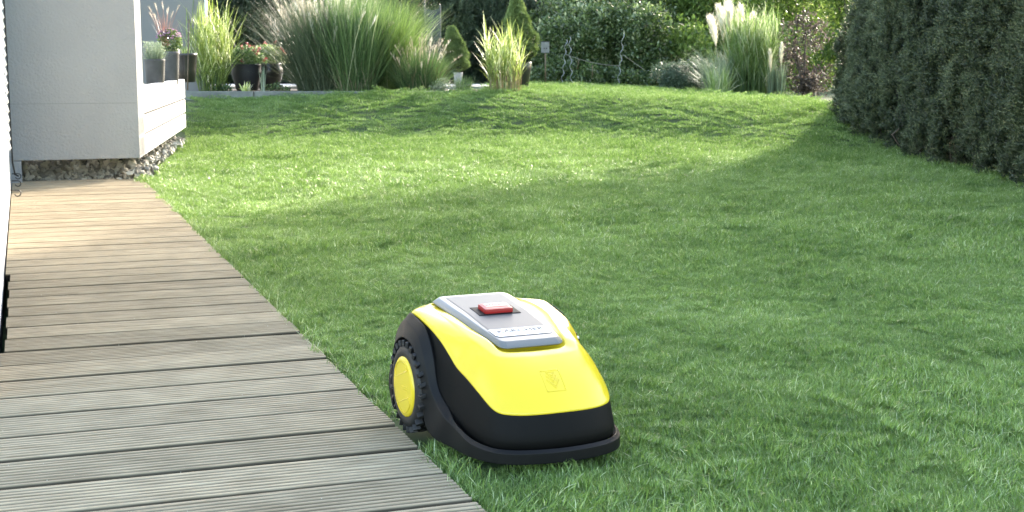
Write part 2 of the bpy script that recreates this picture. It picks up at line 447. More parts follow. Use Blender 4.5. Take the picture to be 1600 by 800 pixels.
# concrete kerb in lengths
kb = empty('kerb', (-1.8, 13.35, 0)); tag(kb, 'weathered concrete garden kerb edging the top of the grass bank', 'kerb')
kx = -3.22
for k in range(4):
    L_ = .70
    o = box('kerb_stone', (0, 0, 0), (L_ - .006, .06, .2), M_conc, None, None, .006)
    o.location = (kx + L_ / 2, 13.35 + .01 * math.sin(k * 2), .256 + .0 * k); o.rotation_euler = (0, R(-.0), R(rb.uniform(-.4, .4)))
    par(o, kb); kx += L_

# gravel
def stone_mat():
    m, t, b = mat_new('gravel_stone'); L = t.links.new; N = t.nodes.new
    at_ = N('ShaderNodeAttribute'); at_.attribute_name = 'cv'
    cr = N('ShaderNodeValToRGB'); e = cr.color_ramp.elements
    e[0].color = (.13, .122, .10, 1); e[1].color = (.56, .53, .44, 1)
    L(at_.outputs['Fac'], cr.inputs[0]); L(cr.outputs[0], b.inputs['Base Color']); b.inputs['Roughness'].default_value = .85
    return m
M_stone = stone_mat()
g = Geo(); bmi = bmesh.new(); bmesh.ops.create_icosphere(bmi, subdivisions=1, radius=1)
iv = np.array([v.co[:] for v in bmi.verts]); ifc = [[v.index for v in f.verts] for f in bmi.faces]; bmi.free()
def stone(x, y, z, r):
    sc = r * rng.uniform(.3, 1.25, 3); j = iv * (1 + rng.uniform(-.5, .5, (len(iv), 1))) * sc
    rot = np.array(Euler(rng.uniform(0, 6.28, 3)).to_matrix())
    g.add(j @ rot.T + np.array([x, y, z]), ifc, float(rng.uniform(0, 1)))
for k in range(1300):
    e_, s_ = rng.uniform(EDGE_L, EDGE_R - .02), rng.uniform(S_END + .01, sF + .46)
    p = de(e_, s_); stone(p.x, p.y, -.045 + rng.uniform(-.02, .02) + .20 * smooth01((s_ - S_END - .02) / .55), rng.uniform(.014, .029))
for k in range(750):
    s_ = rng.uniform(.02, 3.5); e_ = rng.uniform(-.12, .045 - .01 * s_)
    p = pc + Dw * s_ + Ew * e_; stone(p.x, p.y, max(.02, ground_z(p.x, p.y) + .035) + .02 * math.sin(s_) + rng.uniform(-.02, .015), rng.uniform(.012, .025))
o = g.build('gravel', M_stone); tag(o, 'pale angular gravel under the raised grey wall and along the white boards', 'gravel', kind='stuff')
gb = [de(EDGE_L - .1, S_END + .02), de(EDGE_R + .02, S_END + .02), pc + Ew * .15 + Dw * .1, pc + Ew * .08 + Dw * 3.5, pc - Ew * .3 + Dw * 3.5, de(EDGE_L - .1, sF + .6)]
o = prism('gravel_bed', gb, -.15, -.052, simple('gravel_dirt', (.09, .085, .07), .95, noise=.3, nscale=30), None, 0); tag(o, 'dark grit under the gravel', kind='structure')

# ------------------------------------------------------------------ lawn blades
def grass_patch(n, rad, h, wd, seed, segs=2, lean=.55, mat=None):
    r = np.random.default_rng(seed); g = Geo()
    for k in range(n):
        q, d = r.uniform(0, 2 * PI), rad * math.sqrt(r.uniform(0, 1))
        x, y = d * math.cos(q), d * math.sin(q)
        hh = h * r.uniform(.55, 1.2); a = r.uniform(0, 2 * PI); le = abs(r.normal(0, lean)) * hh
        ca, sa = math.cos(a), math.sin(a); tw = a + PI / 2 + r.normal(0, .5)
        tx, ty = math.cos(tw) * wd / 2 * r.uniform(.7, 1.25), math.sin(tw) * wd / 2 * r.uniform(.7, 1.25)
        cv = float(np.clip(r.normal(.42, .17), 0, .8)) if r.uniform() > .055 else float(r.uniform(.85, 1.05))  # a few whitish blades: glossy glints put into the blade colour
        V = []; Fc = []
        for j in range(segs):
            t = j / segs; z = hh * (t - .12 * t * t) ; o_ = le * t ** 1.4
            w_ = 1 - .25 * t
            V += [(x + ca * o_ - tx * w_, y + sa * o_ - ty * w_, z), (x + ca * o_ + tx * w_, y + sa * o_ + ty * w_, z)]
        V.append((x + ca * le, y + sa * le, hh * .88))
        for j in range(segs - 1): Fc.append((2 * j, 2 * j + 1, 2 * j + 3, 2 * j + 2))
        Fc.append((2 * segs - 2, 2 * segs - 1, 2 * segs))
        g.add(V, Fc, cv)
    return g.build('grass_patch', mat or M_grass, link=False)
near = [grass_patch(560, .075, .0130, .0012, 10 + k, 2, .85) for k in range(7)]
mid = [grass_patch(480, .10, .0175, .0019, 30 + k, 2, .8) for k in range(6)]
far = [grass_patch(420, .17, .020, .0034, 50 + k, 2, .6, M_grassf) for k in range(5)]

U_ = Vector((math.sin(R(23.57)), -math.cos(R(23.57)), 0)); Lt = Vector((-math.cos(R(23.57)), -math.sin(R(23.57)), 0))
MO = Vector((-.0423, 2.4185, 0))
HX = 2.68
def lawn_points(y0, y1, step):
    ys = np.arange(y0, y1, step); P = []
    for y in ys:
        xm = y * .40 + .35
        xx = np.arange(-xm, xm, step)
        P.append(np.stack([xx + rng.uniform(-.5, .5, len(xx)) * step, y + rng.uniform(-.5, .5, len(xx)) * step], 1))
    P = np.concatenate(P); x, y = P[:, 0], P[:, 1]
    e = x * Ed.x + y * Ed.y; s = x * D.x + y * D.y
    ew = (x - pc.x) * Ew.x + (y - pc.y) * Ew.y
    sw = (x - pc.x) * Dw.x + (y - pc.y) * Dw.y
    m = step * .1
    keep = np.where(s < S_END + .08, e > EDGE_R + .05 + m, (ew > .07 - .012 * sw + .04 * np.sin(s * 9)))
    keep &= x < HX + .35
    keep &= ~((y > 13.22) & (x < -.42)) & ~((y > 13.3) & (x < -.2))
    # cut under the mower
    du = (x - MO.x) * U_.x + (y - MO.y) * U_.y; dl = (x - MO.x) * Lt.x + (y - MO.y) * Lt.y
    keep &= ~((du > -.10) & (du < .29) & (abs(dl) < .10))
    P = P[keep]; x, y = P[:, 0], P[:, 1]
    return np.column_stack([P, ground_z(x, y)])
bands = [(1.5, 5.0, .037, near), (4.2, 9.8, .062, mid), (7.8, 17.2, .098, far)]
for bi, (y0, y1, st, pr) in enumerate(bands):
    P = lawn_points(y0, y1, st); Yp = P[:, 1]; pk = np.ones(len(P))
    if bi > 0: pk = np.minimum(pk, np.clip((Yp - y0) / (bands[bi - 1][1] - y0), 0, 1))
    if bi < 2: pk = np.minimum(pk, np.clip((y1 - Yp) / (y1 - bands[bi + 1][0]), 0, 1))
    P = P[rng.uniform(0, 1, len(P)) < pk ** .8]; n = len(P)
    tilt = (.12, .11, .025)[bi]
    lx = fnoise(P[:, 0], P[:, 1], 7.0) * tilt + rng.normal(0, .16, n); ly = fnoise(P[:, 1] + 9, P[:, 0], 8.0) * tilt + rng.normal(0, .16, n)
    ROT = np.column_stack([lx, ly, rng.uniform(0, 6.28, n)])
    S = 1 + (1, 1, .35)[bi] * (.13 * fnoise(P[:, 0] + 3, P[:, 1], 6) + .18 * fnoise(P[:, 0] + 3, P[:, 1] + 5, 19)) + rng.uniform(-.12, .12, n)
    du = (P[:, 0] - MO.x) * U_.x + (P[:, 1] - MO.y) * U_.y; dl = (P[:, 0] - MO.x) * Lt.x + (P[:, 1] - MO.y) * Lt.y
    S = np.where((du > -.14) & (du < .345) & (abs(dl) < .145), S * .45, S)
    o = scatter('lawn', pr, P, ROT, np.clip(S, .4, 1.5), M_grass); print('lawn', n)
    tag(o, ['short mown green lawn grass around the mower', 'mown green lawn grass in the middle of the garden', 'mown grass of the far lawn and sunlit bank'][bi], 'grass', kind='stuff')
# ragged fringe along the deck edge
n = 700; s_ = rng.uniform(1.4, S_END, n); e_ = EDGE_R + rng.uniform(.012, .05, n)
fr = [grass_patch(30, .03, .024, .0014, 80 + k, 3, .9) for k in range(5)]
P = np.array([de(a, b)[:2] for a, b in zip(e_, s_)]); P = np.column_stack([P, ground_z(P[:, 0], P[:, 1])])
du = (P[:, 0] - MO.x) * U_.x + (P[:, 1] - MO.y) * U_.y; dl = (P[:, 0] - MO.x) * Lt.x + (P[:, 1] - MO.y) * Lt.y
kp = ~((du > -.10) & (du < .1) & (abs(dl) < .175)); P = P[kp]; n = len(P)
o = scatter('lawn_fringe', fr, P, np.column_stack([rng.normal(0, .2, n), rng.normal(-.15, .25, n), rng.uniform(0, 6.28, n)]), rng.uniform(.7, 1.25, n), M_grass)
tag(o, 'ragged grass fringe growing over the deck edge', 'grass', kind='stuff')

# ================================================================== THE MOWER
def speckle_plastic(name, col, rough, bump=.35, bscale=900, spec=.5, noise=.06):
    return simple(name, col, rough, noise=noise, nscale=30, bump=bump, bscale=bscale, spec=spec, bdist=.0004)
M_yel = speckle_plastic('yellow_plastic', (.70, .52, .030), .22, .08, 500, .5, .015)
M_blk = speckle_plastic('black_plastic', (.0030, .0030, .0031), .58, .5, 900, .13, .1)
M_fend = speckle_plastic('anthracite_plastic', (.0060, .0060, .0064), .5, .35, 900, .18, .08)
M_tyre = simple('tyre_rubber', (.010, .010, .010), .6)
M_lid = simple('smoky_grey_lid', (.125, .130, .127), .45, spec=.5, coat=.2)
M_lidin = simple('grey_lid_panel', (.068, .073, .074), .5, noise=.02, nscale=20)
M_lab = simple('silver_white_label', (.80, .80, .79), .35)
M_red = simple('red_plastic', (.30, .008, .008), .4)
M_ink = simple('grey_print', (.035, .04, .045), .5)
M_wp = simple('white_print', (.75, .72, .72), .5)
M_yp = simple('yellow_print', (.80, .72, .25), .5)

mower = empty('robot_mower', MO, R(-90 + 23.57))   # local +x = forward, +y = away side
tag(mower, 'yellow and black robotic lawn mower on the grass at the edge of the deck', 'lawn mower')
# local frame: x forward (u), y = -l  (visible side is l>0)
def cr_spline(P, n):
    P = np.asarray(P, float); m = len(P) - 1; out = []
    for t in np.linspace(0, m, n):
        i = min(int(t), m - 1); f = t - i
        p0 = P[i - 1] if i > 0 else P[0] * [1, -1, 1] + 0 if False else (2 * P[0] - P[1]); p1 = P[i]; p2 = P[i + 1]; p3 = P[i + 2] if i + 2 <= m else (2 * P[m] - P[m - 1])
        if i == 0: p0 = P[1] * np.array([1, -1, 1]) if abs(P[0][1]) < 1e-6 else p0
        if i + 2 > m and abs(P[m][1]) < 1e-6: p3 = P[m - 1] * np.array([1, -1, 1])
        out.append(.5 * ((2 * p1) + (-p0 + p2) * f + (2 * p0 - 5 * p1 + 4 * p2 - p3) * f * f + (-p0 + 3 * p1 - 3 * p2 + p3) * f ** 3))
    return np.array(out)
def ulz(P): return [(p[0], -p[1], p[2]) for p in P]
def loft_sym(name, rings, mat, parent, n=60, sub=1, cap_first=False, cap_last=False):
    """rings of (u,l,z) half-outlines from rear centre to front centre, mirrored into closed loops"""
    V = []; m = 2 * n - 2
    for r_ in rings:
        h = cr_spline(r_, n); full = np.concatenate([h, (h[1:-1] * np.array([1, -1, 1]))[::-1]])
        V += ulz(full)
    Fc = []
    for j in range(len(rings) - 1):
        for k in range(m): Fc.append((j * m + k, j * m + (k + 1) % m, (j + 1) * m + (k + 1) % m, (j + 1) * m + k))
    if cap_last:
        b = (len(rings) - 1) * m        # strip cap across the mirror line keeps quads
        for k in range(n - 1):
            a0, a1 = b + k, b + k + 1; c0, c1 = b + (m - k) % m, b + (m - k - 1) % m
            f = [a0, a1, c1, c0]; f2 = []
            for q in f:
                if q not in f2: f2.append(q)
            if len(f2) > 2: Fc.append(tuple(f2))
    o = mesh_obj(name, V, Fc, mat, parent, smooth=True)
    bm = bmesh.new(); bm.from_mesh(o.data); bmesh.ops.recalc_face_normals(bm, faces=bm.faces); bm.to_mesh(o.data); bm.free()
    if sub:
        s_ = o.modifiers.new('sub', 'SUBSURF'); s_.levels = sub; s_.render_levels = sub
    return o
A = np.array
Eg = A([(-.088, 0, .180), (-.088, .07, .180), (-.084, .105, .184), (-.068, .124, .192), (-.04, .132, .198), (-.005, .131, .1945), (.055, .130, .184), (.094, .127, .170), (.120, .124, .155),
        (.148, .121, .138), (.19, .1185, .127), (.232, .1145, .112), (.276, .104, .091), (.297, .080, .087), (.309, .045, .087), (.314, 0, .088)])
Rg = A([(-.088, 0, .2085), (-.088, .05, .208), (-.086, .075, .207), (-.075, .092, .2065), (-.045, .098, .2065), (.0, .1, .205), (.05, .098, .200), (.09, .096, .193), (.13, .093, .1865),
        (.16, .089, .181), (.185, .085, .175), (.203, .080, .169), (.214, .072, .1655), (.221, .055, .164), (.225, .03, .1635), (.226, 0, .163)])
ct = A([.06, 0, 0])
def hdir(P):
    v = P * [1, 1, 0] - ct * [1, 1, 0]; v[:, 0] *= .55; n = np.linalg.norm(v, axis=1, keepdims=True); return v / np.maximum(n, 1e-6)
up = A([0, 0, 1.0])
hd = hdir(Eg)
frontness = np.clip((Eg[:, 0] - .15) / .12, 0, 1)[:, None]
bul = .0025 + .0045 * frontness
nrm = hd * .65 + up * .75
E0 = Eg - hd * .0035 - up * .001           # tucked under lip
E1 = Eg.copy()
E2 = Eg + up * .0045 - hd * .0004
E3 = Eg + up * .0078 - hd * .0042
Ms = [E3 + (Rg - E3) * f + nrm * bul * (4 * f * (1 - f)) for f in (.2, .4, .6, .8, .93)]
R0 = Rg.copy(); R1 = Rg + up * .0012 - hd * .002
wch = .005 + .016 * np.clip((Rg[:, 0] - .05) / .12, 0, 1)[:, None]
P1 = Rg - hd * wch + up * wch * .26; P1b = P1 - hd * .0015 + up * .0002; P2 = P1b - hd * .002 - up * .004; P3 = P2 - hd * .01 - up * .0005
P4 = P3.copy(); P4[:, 1] *= .45; P4[:, 0] = P3[:, 0] * .93
loft_sym('top_cover', [E0, E1, E2, E3] + Ms + [R0, R1, P1, P1b, P2, P3, P4], M_yel, mower, cap_last=True)
# black body below the cover
hb = hdir(Eg)
def down(off, z): 
    Q = Eg - hb * off; Q[:, 2] = z; return Q
Q0 = Eg - hb * .0020 + up * .004; Q1 = Eg - hb * .0005 - up * .0018; Q2 = Eg + hb * .0012 - up * .006
Q3 = Eg + hb * .0065; Q3[:, 2] = .03 + (Eg[:, 2] - .03) * .5
Q4 = Eg + hb * .0115; Q4[:, 2] = .038
Q5 = Eg - hb * .004; Q5[:, 2] = .02
Q6 = Eg - hb * .03; Q6[:, 2] = .018
loft_sym('body', [Q0, Q1, Q2, Q3, Q4, Q5, Q6], M_blk, mower, cap_last=True)
# skirt sweeping from the wheel arch into the front bumper
T = A([(-.075, .133, .03), (-.088, .134, .07), (-.090, .135, .12), (-.078, .137, .165), (-.048, .139, .199), (0, .142, .198), (.045, .142, .189), (.072, .142, .17), (.090, .142, .143), (.103, .141, .104), (.123, .140, .082),
       (.15, .137, .067), (.18, .133, .056), (.235, .125, .043), (.278, .109, .037), (.302, .083, .036), (.315, .045, .036), (.320, 0, .036)])
T[5:12, 0] -= .012; T[5:12, 1] -= .006; T[3:5, 1] -= .004
Mr = A([(-.09, .158, .03), (-.103, .158, .07), (-.104, .158, .12), (-.090, .158, .158), (-.050, .158, .187), (0, .160, .186), (.040, .161, .175), (.065, .162, .157), (.083, .162, .132), (.099, .160, .096), (.121, .157, .073),
        (.15, .151, .057), (.182, .145, .046), (.240, .135, .034), (.287, .118, .030), (.313, .089, .029), (.327, .048, .029), (.332, 0, .029)])
Mr[2:11, 1] -= .0125; Mr[5:11, 0] -= .010; Mr[11:13, 1] -= .006
Aa = A([(-.078, .165, .02), (-.084, .165, .06), (-.080, .165, .11), (-.064, .165, .141), (-.032, .165, .159), (0, .165, .1625), (.030, .165, .157), (.052, .165, .142), (.070, .164, .116), (.078, .163, .078), (.082, .161, .028),
        (.118, .156, .011), (.165, .147, .009), (.238, .135, .010), (.286, .118, .011), (.312, .089, .011), (.326, .048, .011), (.331, 0, .011)])
Aa[:11, 1] -= .0065; Aa[11:13, 1] -= .005; Aa[5:10, 0] -= .004
def open_strip(P, n=96): return cr_spline(P, n)
def half_strip(name, rings, mat, parent, n=90, both=True, thick=0):
    R_ = [open_strip(r_, n) for r_ in rings]; V = []; Fc = []
    for r_ in R_:
        full = np.concatenate([r_, (r_[:-1] * np.array([1, -1, 1]))[::-1]]) if both else r_
        V += ulz(full); m = len(full)
    for j in range(len(R_) - 1):
        for k in range(m - 1): Fc.append((j * m + k, j * m + k + 1, (j + 1) * m + k + 1, (j + 1) * m + k))
    o = mesh_obj(name, V, Fc, mat, parent, smooth=True)
    bm = bmesh.new(); bm.from_mesh(o.data); bmesh.ops.recalc_face_normals(bm, faces=bm.faces); bm.to_mesh(o.data); bm.free()
    s_ = o.modifiers.new('sub', 'SUBSURF'); s_.levels = 1; s_.render_levels = 1
    return o
def mixp(a, b, f): return a + (b - a) * f
Ti = T.copy(); Ti[:, 1] *= .955; Ti[:, 0] = np.where(T[:, 0] > .25, T[:, 0] - .006 * (T[:, 0] - .25) / .07, T[:, 0]); Ti[:, 2] -= .004
To = T + A([0, 0, .0012]); 
Aw = Aa.copy(); Aw[:, 1] -= .004 * np.clip(1 - (Aa[:, 0] - .2) / .1, 0, 1); 
Ain = Aa.copy(); Ain[:11, 1] = .120; Ain[11:, 1] *= .9; Ain[11:, 2] += .004; Ain[11:, 0] -= .01 * (Ain[11:, 0] > .28)
T[12:] = T[12:] + (Mr[12:] - T[12:]) * .45
Ti = T.copy(); Ti[:, 1] *= .955; Ti[:, 0] = np.where(T[:, 0] > .25, T[:, 0] - .006 * (T[:, 0] - .25) / .07, T[:, 0]); Ti[:, 2] -= .004
To = T + A([0, 0, .0012])
half_strip('skirt', [Ti, T, To, mixp(To, Mr, .18), mixp(T, Mr, .6), mixp(T, Mr, .92), Mr, mixp(Mr, Aa, .08), mixp(Mr, Aa, .5), mixp(Mr, Aa, .93), Aa, mixp(Aa, Ain, .06), Ain], M_fend, mower)
# wheels
def wheel(l_out, sgn):
    w_ = empty('wheel', (0, 0, 0)); w_.parent = mower; w_.location = (0, -l_out * sgn, .077)
    # local y outward = -sgn
    s_ = -sgn
    r0, r1 = .0735, .0775
    prof = [(.052, s_ * -.002), (.056, s_ * .001), (.066, s_ * .001), (.0725, s_ * -.003), (.0745, s_ * -.008), (.0745, s_ * -.030), (.07, s_ * -.034), (.03, s_ * -.034)]
    n = 64; V = []; Fc = []
    for (r_, y) in prof:
        for k in range(n): q = 2 * PI * k / n; V.append((r_ * math.cos(q), y, r_ * math.sin(q)))
    for i in range(len(prof) - 1):
        for k in range(n): Fc.append((i * n + k, i * n + (k + 1) % n, (i + 1) * n + (k + 1) % n, (i + 1) * n + k))
    ty = mesh_obj('tyre', V, Fc, M_tyre, w_, smooth=True)
    bm = bmesh.new()
    for k in range(26):
        q = 2 * PI * k / 26
        for (yy, dq) in ((-.0065, 0), (-.024, PI / 26)):
            a = q + dq; c = Vector((math.cos(a) * .0775, s_ * yy, math.sin(a) * .0775))
            m = Matrix.Rotation(-a, 3, 'Y') @ Matrix.Rotation(.35 * (1 if yy > -.01 else -1), 3, 'X')
            add_box(bm, c, (.0110, .0145, .0070), m, .0015)
    tv = bm_obj('tread', bm, M_tyre, w_); tv['kind'] = 'stuff'
    prof = [(.0, s_ * .0045), (.040, s_ * .0042), (.0505, s_ * .0035), (.0535, s_ * .0015), (.0545, s_ * -.003)]
    V = []; Fc = []
    for (r_, y) in prof[1:]:
        for k in range(n): q = 2 * PI * k / n; V.append((r_ * math.cos(q), y, r_ * math.sin(q)))
    for i in range(len(prof) - 2):
        for k in range(n): Fc.append((i * n + k, i * n + (k + 1) % n, (i + 1) * n + (k + 1) % n, (i + 1) * n + k))
    Fc.append(tuple(range(n)))
    cp = mesh_obj('hub_cap', V, Fc, M_yel, w_, smooth=True)
    bm = bmesh.new(); bm.from_mesh(cp.data); bmesh.ops.recalc_face_normals(bm, faces=bm.faces); bm.to_mesh(cp.data); bm.free()
    # raised ribs on the cap: an arc and two slanting bars
    g_ = Geo(); y = s_ * .0045
    def rib(p, r_=.0006):
        V_, F_ = tube_geo([(a, y, b) for a, b in p], r_, 4); g_.add(V_, F_)
    rib([(.046 * math.cos(q), .046 * math.sin(q)) for q in np.linspace(R(48), R(150), 20)])
    rib([(.046 * math.cos(q), .046 * math.sin(q)) for q in np.linspace(R(228), R(330), 20)])
    rib([(.046 * math.cos(R(150)), .046 * math.sin(R(150))), (-.034, .012), (.03, .036)])
    rib([(.046 * math.cos(R(330)), .046 * math.sin(R(330))), (.034, -.012), (-.03, -.036)])
    for k in range(3): rib([(-.006 + .003 * k, -.004 * k + .001), (.022, .001 - .004 * k + .003)])
    g_.build('cap_rib', M_yel, cp)
    return w_
wheel(.1620, 1); wheel(.1605, -1)
# small rear wheel-well filler (inner arch)
for sg in (1, -1):
    g_ = lathe('wheel_well', [(.082, -.02), (.082, .02)], M_blk, mower, 40, (0, -sg * .131, .078), 'y')
# rear corner bracket on the far side, light tip
bm = bmesh.new(); add_box(bm, (.060, .132, .165), (.05, .012, .012), Matrix.Rotation(.25, 3, 'Y'), .003); bm_obj('fender_trim', bm, M_fend, mower)
bm = bmesh.new(); add_box(bm, (.084, .134, .1575), (.007, .012, .004), None, .001); bm_obj('fender_tip', bm, M_lab, mower)

# lid
def zl(u): return np.interp(u, [-.095, -.09, .03, .146, .192, .205], [.2195, .2195, .2075, .1905, .183, .1805])
def lidring(w0, w1, u0, u1, rc, dz, n=10):
    """half outline: rear centre -> front centre, rounded corners"""
    P = [(u0, 0), (u0, w0 - rc)]
    for q in np.linspace(0, PI / 2, 6)[1:]: P.append((u0 + rc * (1 - math.cos(q)), w0 - rc + rc * math.sin(q)))
    for f in np.linspace(0, 1, 8)[1:-1]: P.append((u0 + rc + (u1 - u0 - 2 * rc) * f, w0 + (w1 - w0) * f + .004 * 4 * f * (1 - f)))
    for q in np.linspace(PI / 2, 0, 6): P.append((u1 - rc + rc * math.cos(q), w1 - rc + rc * math.sin(q)))
    P.append((u1, 0))
    return A([(u, l, zl(u) + dz) for u, l in P])
rings = [lidring(.070, .050, -.078, .184, .012, -.013), lidring(.078, .058, -.086, .194, .015, -.010), lidring(.0805, .0605, -.088, .197, .016, -.0075), lidring(.0785, .0595, -.087, .1955, .016, -.0055),
         lidring(.069, .0555, -.086, .186, .013, -.0006), lidring(.067, .0545, -.084, .184, .012, 0), lidring(.0665, .0540, -.0835, .1835, .012, .0)]
loft_sym('lid', rings, M_lid, mower, n=70, cap_last=True)
# darker inner panel lying in the lid (with the opening round the stop button)
def panel(name, u0, u1, w0, w1, dz, mat, hole=None, nu=24, nw=16, parent=mower, wfun=None, th=.0):
    V = []; Fc = []
    us = np.linspace(u0, u1, nu)
    for i, u in enumerate(us):
        ww = w0 + (w1 - w0) * (u - u0) / (u1 - u0)
        if wfun: ww = wfun(u)
        for j in range(nw): V.append((u, -(ww * (2 * j / (nw - 1) - 1)), zl(u) + dz))
    for i in range(nu - 1):
        for j in range(nw - 1):
            a = i * nw + j; Fc.append((a, a + 1, a + nw + 1, a + nw))
    if hole:
        hu0, hu1, hw = hole
        Fc = [f for f in Fc if not (hu0 < sum(V[q][0] for q in f) / 4 < hu1 and abs(sum(V[q][1] for q in f) / 4) < hw)]
    o = mesh_obj(name, V, Fc, mat, parent, smooth=True); return o
panel('lid_panel', -.072, .128, .056, .053, .0007, M_lidin)
panel('label_strip', .1285, .1640, .054, .0520, .0011, M_lab, wfun=lambda u: .0545 - .002 * (u - .1285) / .035 - max(0, u - .155) ** 2 * 60)
# recess and stop button
def tiltbox(name, u, l, z, s, mat, bevel, parent=mower, tilt=None):
    sl_ = math.atan2(zl(u - .02) - zl(u + .02), .04) if tilt is None else tilt
    bm = bmesh.new(); add_box(bm, (0, 0, 0), s, None, bevel); o = bm_obj(name, bm, mat, parent, smooth=False)
    o.location = (u, -l, z); o.rotation_euler = (0, sl_, 0); return o
tiltbox('recess', .030, 0, zl(.030) - .0018, (.050, .080, .0062), M_blk, .002)
bt = tiltbox('stop_button', .031, 0, zl(.031) + .0015, (.038, .054, .016), M_red, .0045)
tiltbox('button_label', .028, 0, zl(.028) + .0098, (.022, .042, .0004), simple('dark_red_print', (.48, .05, .045), .4), 0)

def text_mesh(name, txt, size, mat, parent, loc, rotm, extrude=.0002, offset=0.0, xs=1.0):
    c = bpy.data.curves.new(name, 'FONT'); c.body = txt; c.size = size; c.align_x = 'CENTER'; c.align_y = 'CENTER'; c.extrude = extrude; c.offset = offset
    t = bpy.data.objects.new(name, c); COL.objects.link(t)
    dg = bpy.context.evaluated_depsgraph_get(); me = bpy.data.meshes.new_from_object(t.evaluated_get(dg))
    bpy.data.objects.remove(t); me.materials.clear(); me.materials.append(mat)
    me.transform(Matrix.Diagonal((xs, 1, 1, 1)))
    o = bpy.data.objects.new(name, me); COL.objects.link(o); o.parent = parent
    o.matrix_local = Matrix.Translation(loc) @ rotm.to_4x4()
    return o
def face_rot(tilt):   # text x runs along +y local (towards the picture's right), text up runs towards the rear
    return Matrix.Rotation(tilt, 3, 'Y') @ Matrix.Rotation(PI / 2, 3, 'Z')
tl = math.atan2(zl(.13) - zl(.16), .03)
text_mesh('brand_lettering', 'KÄRCHER', .0175, M_ink, mower, (.1415, 0, zl(.1415) + .0015), face_rot(tl), offset=.0002, xs=1.12)
panel('underline', .1525, .1555, .030, .030, .0016, M_yp, nu=3, nw=3)
text_mesh('button_lettering', 'STOP', .011, M_wp, mower, (.0235, 0, zl(.0235) + .0104), face_rot(math.atan2(zl(0) - zl(.05), .05)), offset=.0002, xs=1.3)
panel('button_line', .0325, .0375, .018, .018, .0100, M_wp, nu=3, nw=3)
# embossed emblem: frame and stacked chevrons on the nose
fu0, fz0, fu1, fz1 = .2565, .1455, .2865, .1160
ex = Vector((fu1 - fu0, 0, fz1 - fz0)); Lh = ex.length; ex.normalize(); en = Vector((-ex.z, 0, ex.x)).normalized()
if en.z < 0: en = -en
def ep(a, b, h=.0000):   # a along down slope 0..1, b lateral -1..1 (image left..right)
    bow = -.0006 * abs(b) ** 2
    return Vector((fu0, 0, fz0)) + ex * (a * Lh) + Vector((0, b * .0165, 0)) + en * (h + bow - .0002 + .0010 * math.sin(PI * a) * 0)
g_ = Geo()
def bar(p, q, w_=.00055):
    V_, F_ = tube_geo([p, q], w_, 6); g_.add(V_, F_)
fr_ = [(0, -1), (0, 1), (1, 1), (1, -1)]
EMB = [(ep(*fr_[i]), ep(*fr_[(i + 1) % 4])) for i in range(4)]
CH = []
for k in range(3):
    a0 = (.08, .24, .42)[k]; wd = (.40, .52, .64)[k]; dd = (.20, .27, .36)[k]
    CH += [((a0, -wd), (a0 + dd, 0)), ((a0 + dd, 0), (a0, wd)), ((a0 + .08, -wd), (a0 + dd + .10, 0)), ((a0 + dd + .10, 0), (a0 + .08, wd)), ((a0, -wd), (a0 + .08, -wd)), ((a0, wd), (a0 + .08, wd))]
CH += [((.08, -.40), (.08, .40))]
emblem_jobs = (EMB, CH)
def snap_emblem():
    tc_ = [o for o in COL.objects if o.name == 'top_cover'][0]
    dg = bpy.context.evaluated_depsgraph_get(); ev = tc_.evaluated_get(dg)
    def sn(p):
        ok, loc, nn, _ = ev.ray_cast(p + en * .03, -en); return (loc + nn * .0000) if ok else p
    def line(p, q):
        pts = [sn(p.lerp(q, f)) for f in np.linspace(0, 1, 8)]; V_, F_ = tube_geo(pts, .0010, 6); g_.add(V_, F_)
    for p, q in EMB: line(p, q)
    for a, b in CH: line(ep(*a), ep(*b))
    g_.build('emblem', M_yel, mower, smooth=True)
snap_emblem()

# ================================================================== PLANTS
def blades(n, base_r, h, hv, lean, wd, seed, droop=.5, segs=5, bias=(0, 0), cvm=.45, cvs=.2, kink=0.0, wtip=.12, lean_min=0):
    r = np.random.default_rng(seed); g = Geo()
    for k in range(n):
        q, d = r.uniform(0, 2 * PI), base_r * math.sqrt(r.uniform(0, 1))
        x, y = d * math.cos(q), d * math.sin(q)
        a = q + r.normal(0, 1.0); L_ = h * (1 - hv * r.uniform(0, 1) ** 1.5)
        th = lean_min + abs(r.normal(0, lean)); th = min(th, 1.3)
        dx, dy = math.cos(a) + bias[0], math.sin(a) + bias[1]
        p = np.array([x, y, 0.0]); step = L_ / segs; V = []; tw = a + PI / 2 + r.normal(0, .6)
        tx, ty = math.cos(tw), math.sin(tw); wv = wd * r.uniform(.6, 1.2)
        dr = droop * r.uniform(.3, 1.3); kk = r.uniform(0, 1) < kink
        for j in range(segs + 1):
            t = j / segs
            w_ = wv * (.55 + .9 * t - 1.45 * t * t + wtip * (1 - t)) if t < 1 else wv * .06
            V += [tuple(p - np.array([tx, ty, 0]) * w_ / 2), tuple(p + np.array([tx, ty, 0]) * w_ / 2)]
            ang = th + dr * t * t + (1.2 if kk and t > .55 else 0)
            p = p + step * np.array([dx * math.sin(ang), dy * math.sin(ang), math.cos(ang)])
        Fc = [(2 * j, 2 * j + 1, 2 * j + 3, 2 * j + 2) for j in range(segs)]
        g.add(V, Fc, float(np.clip(r.normal(cvm, cvs), 0, 1)))
    return g

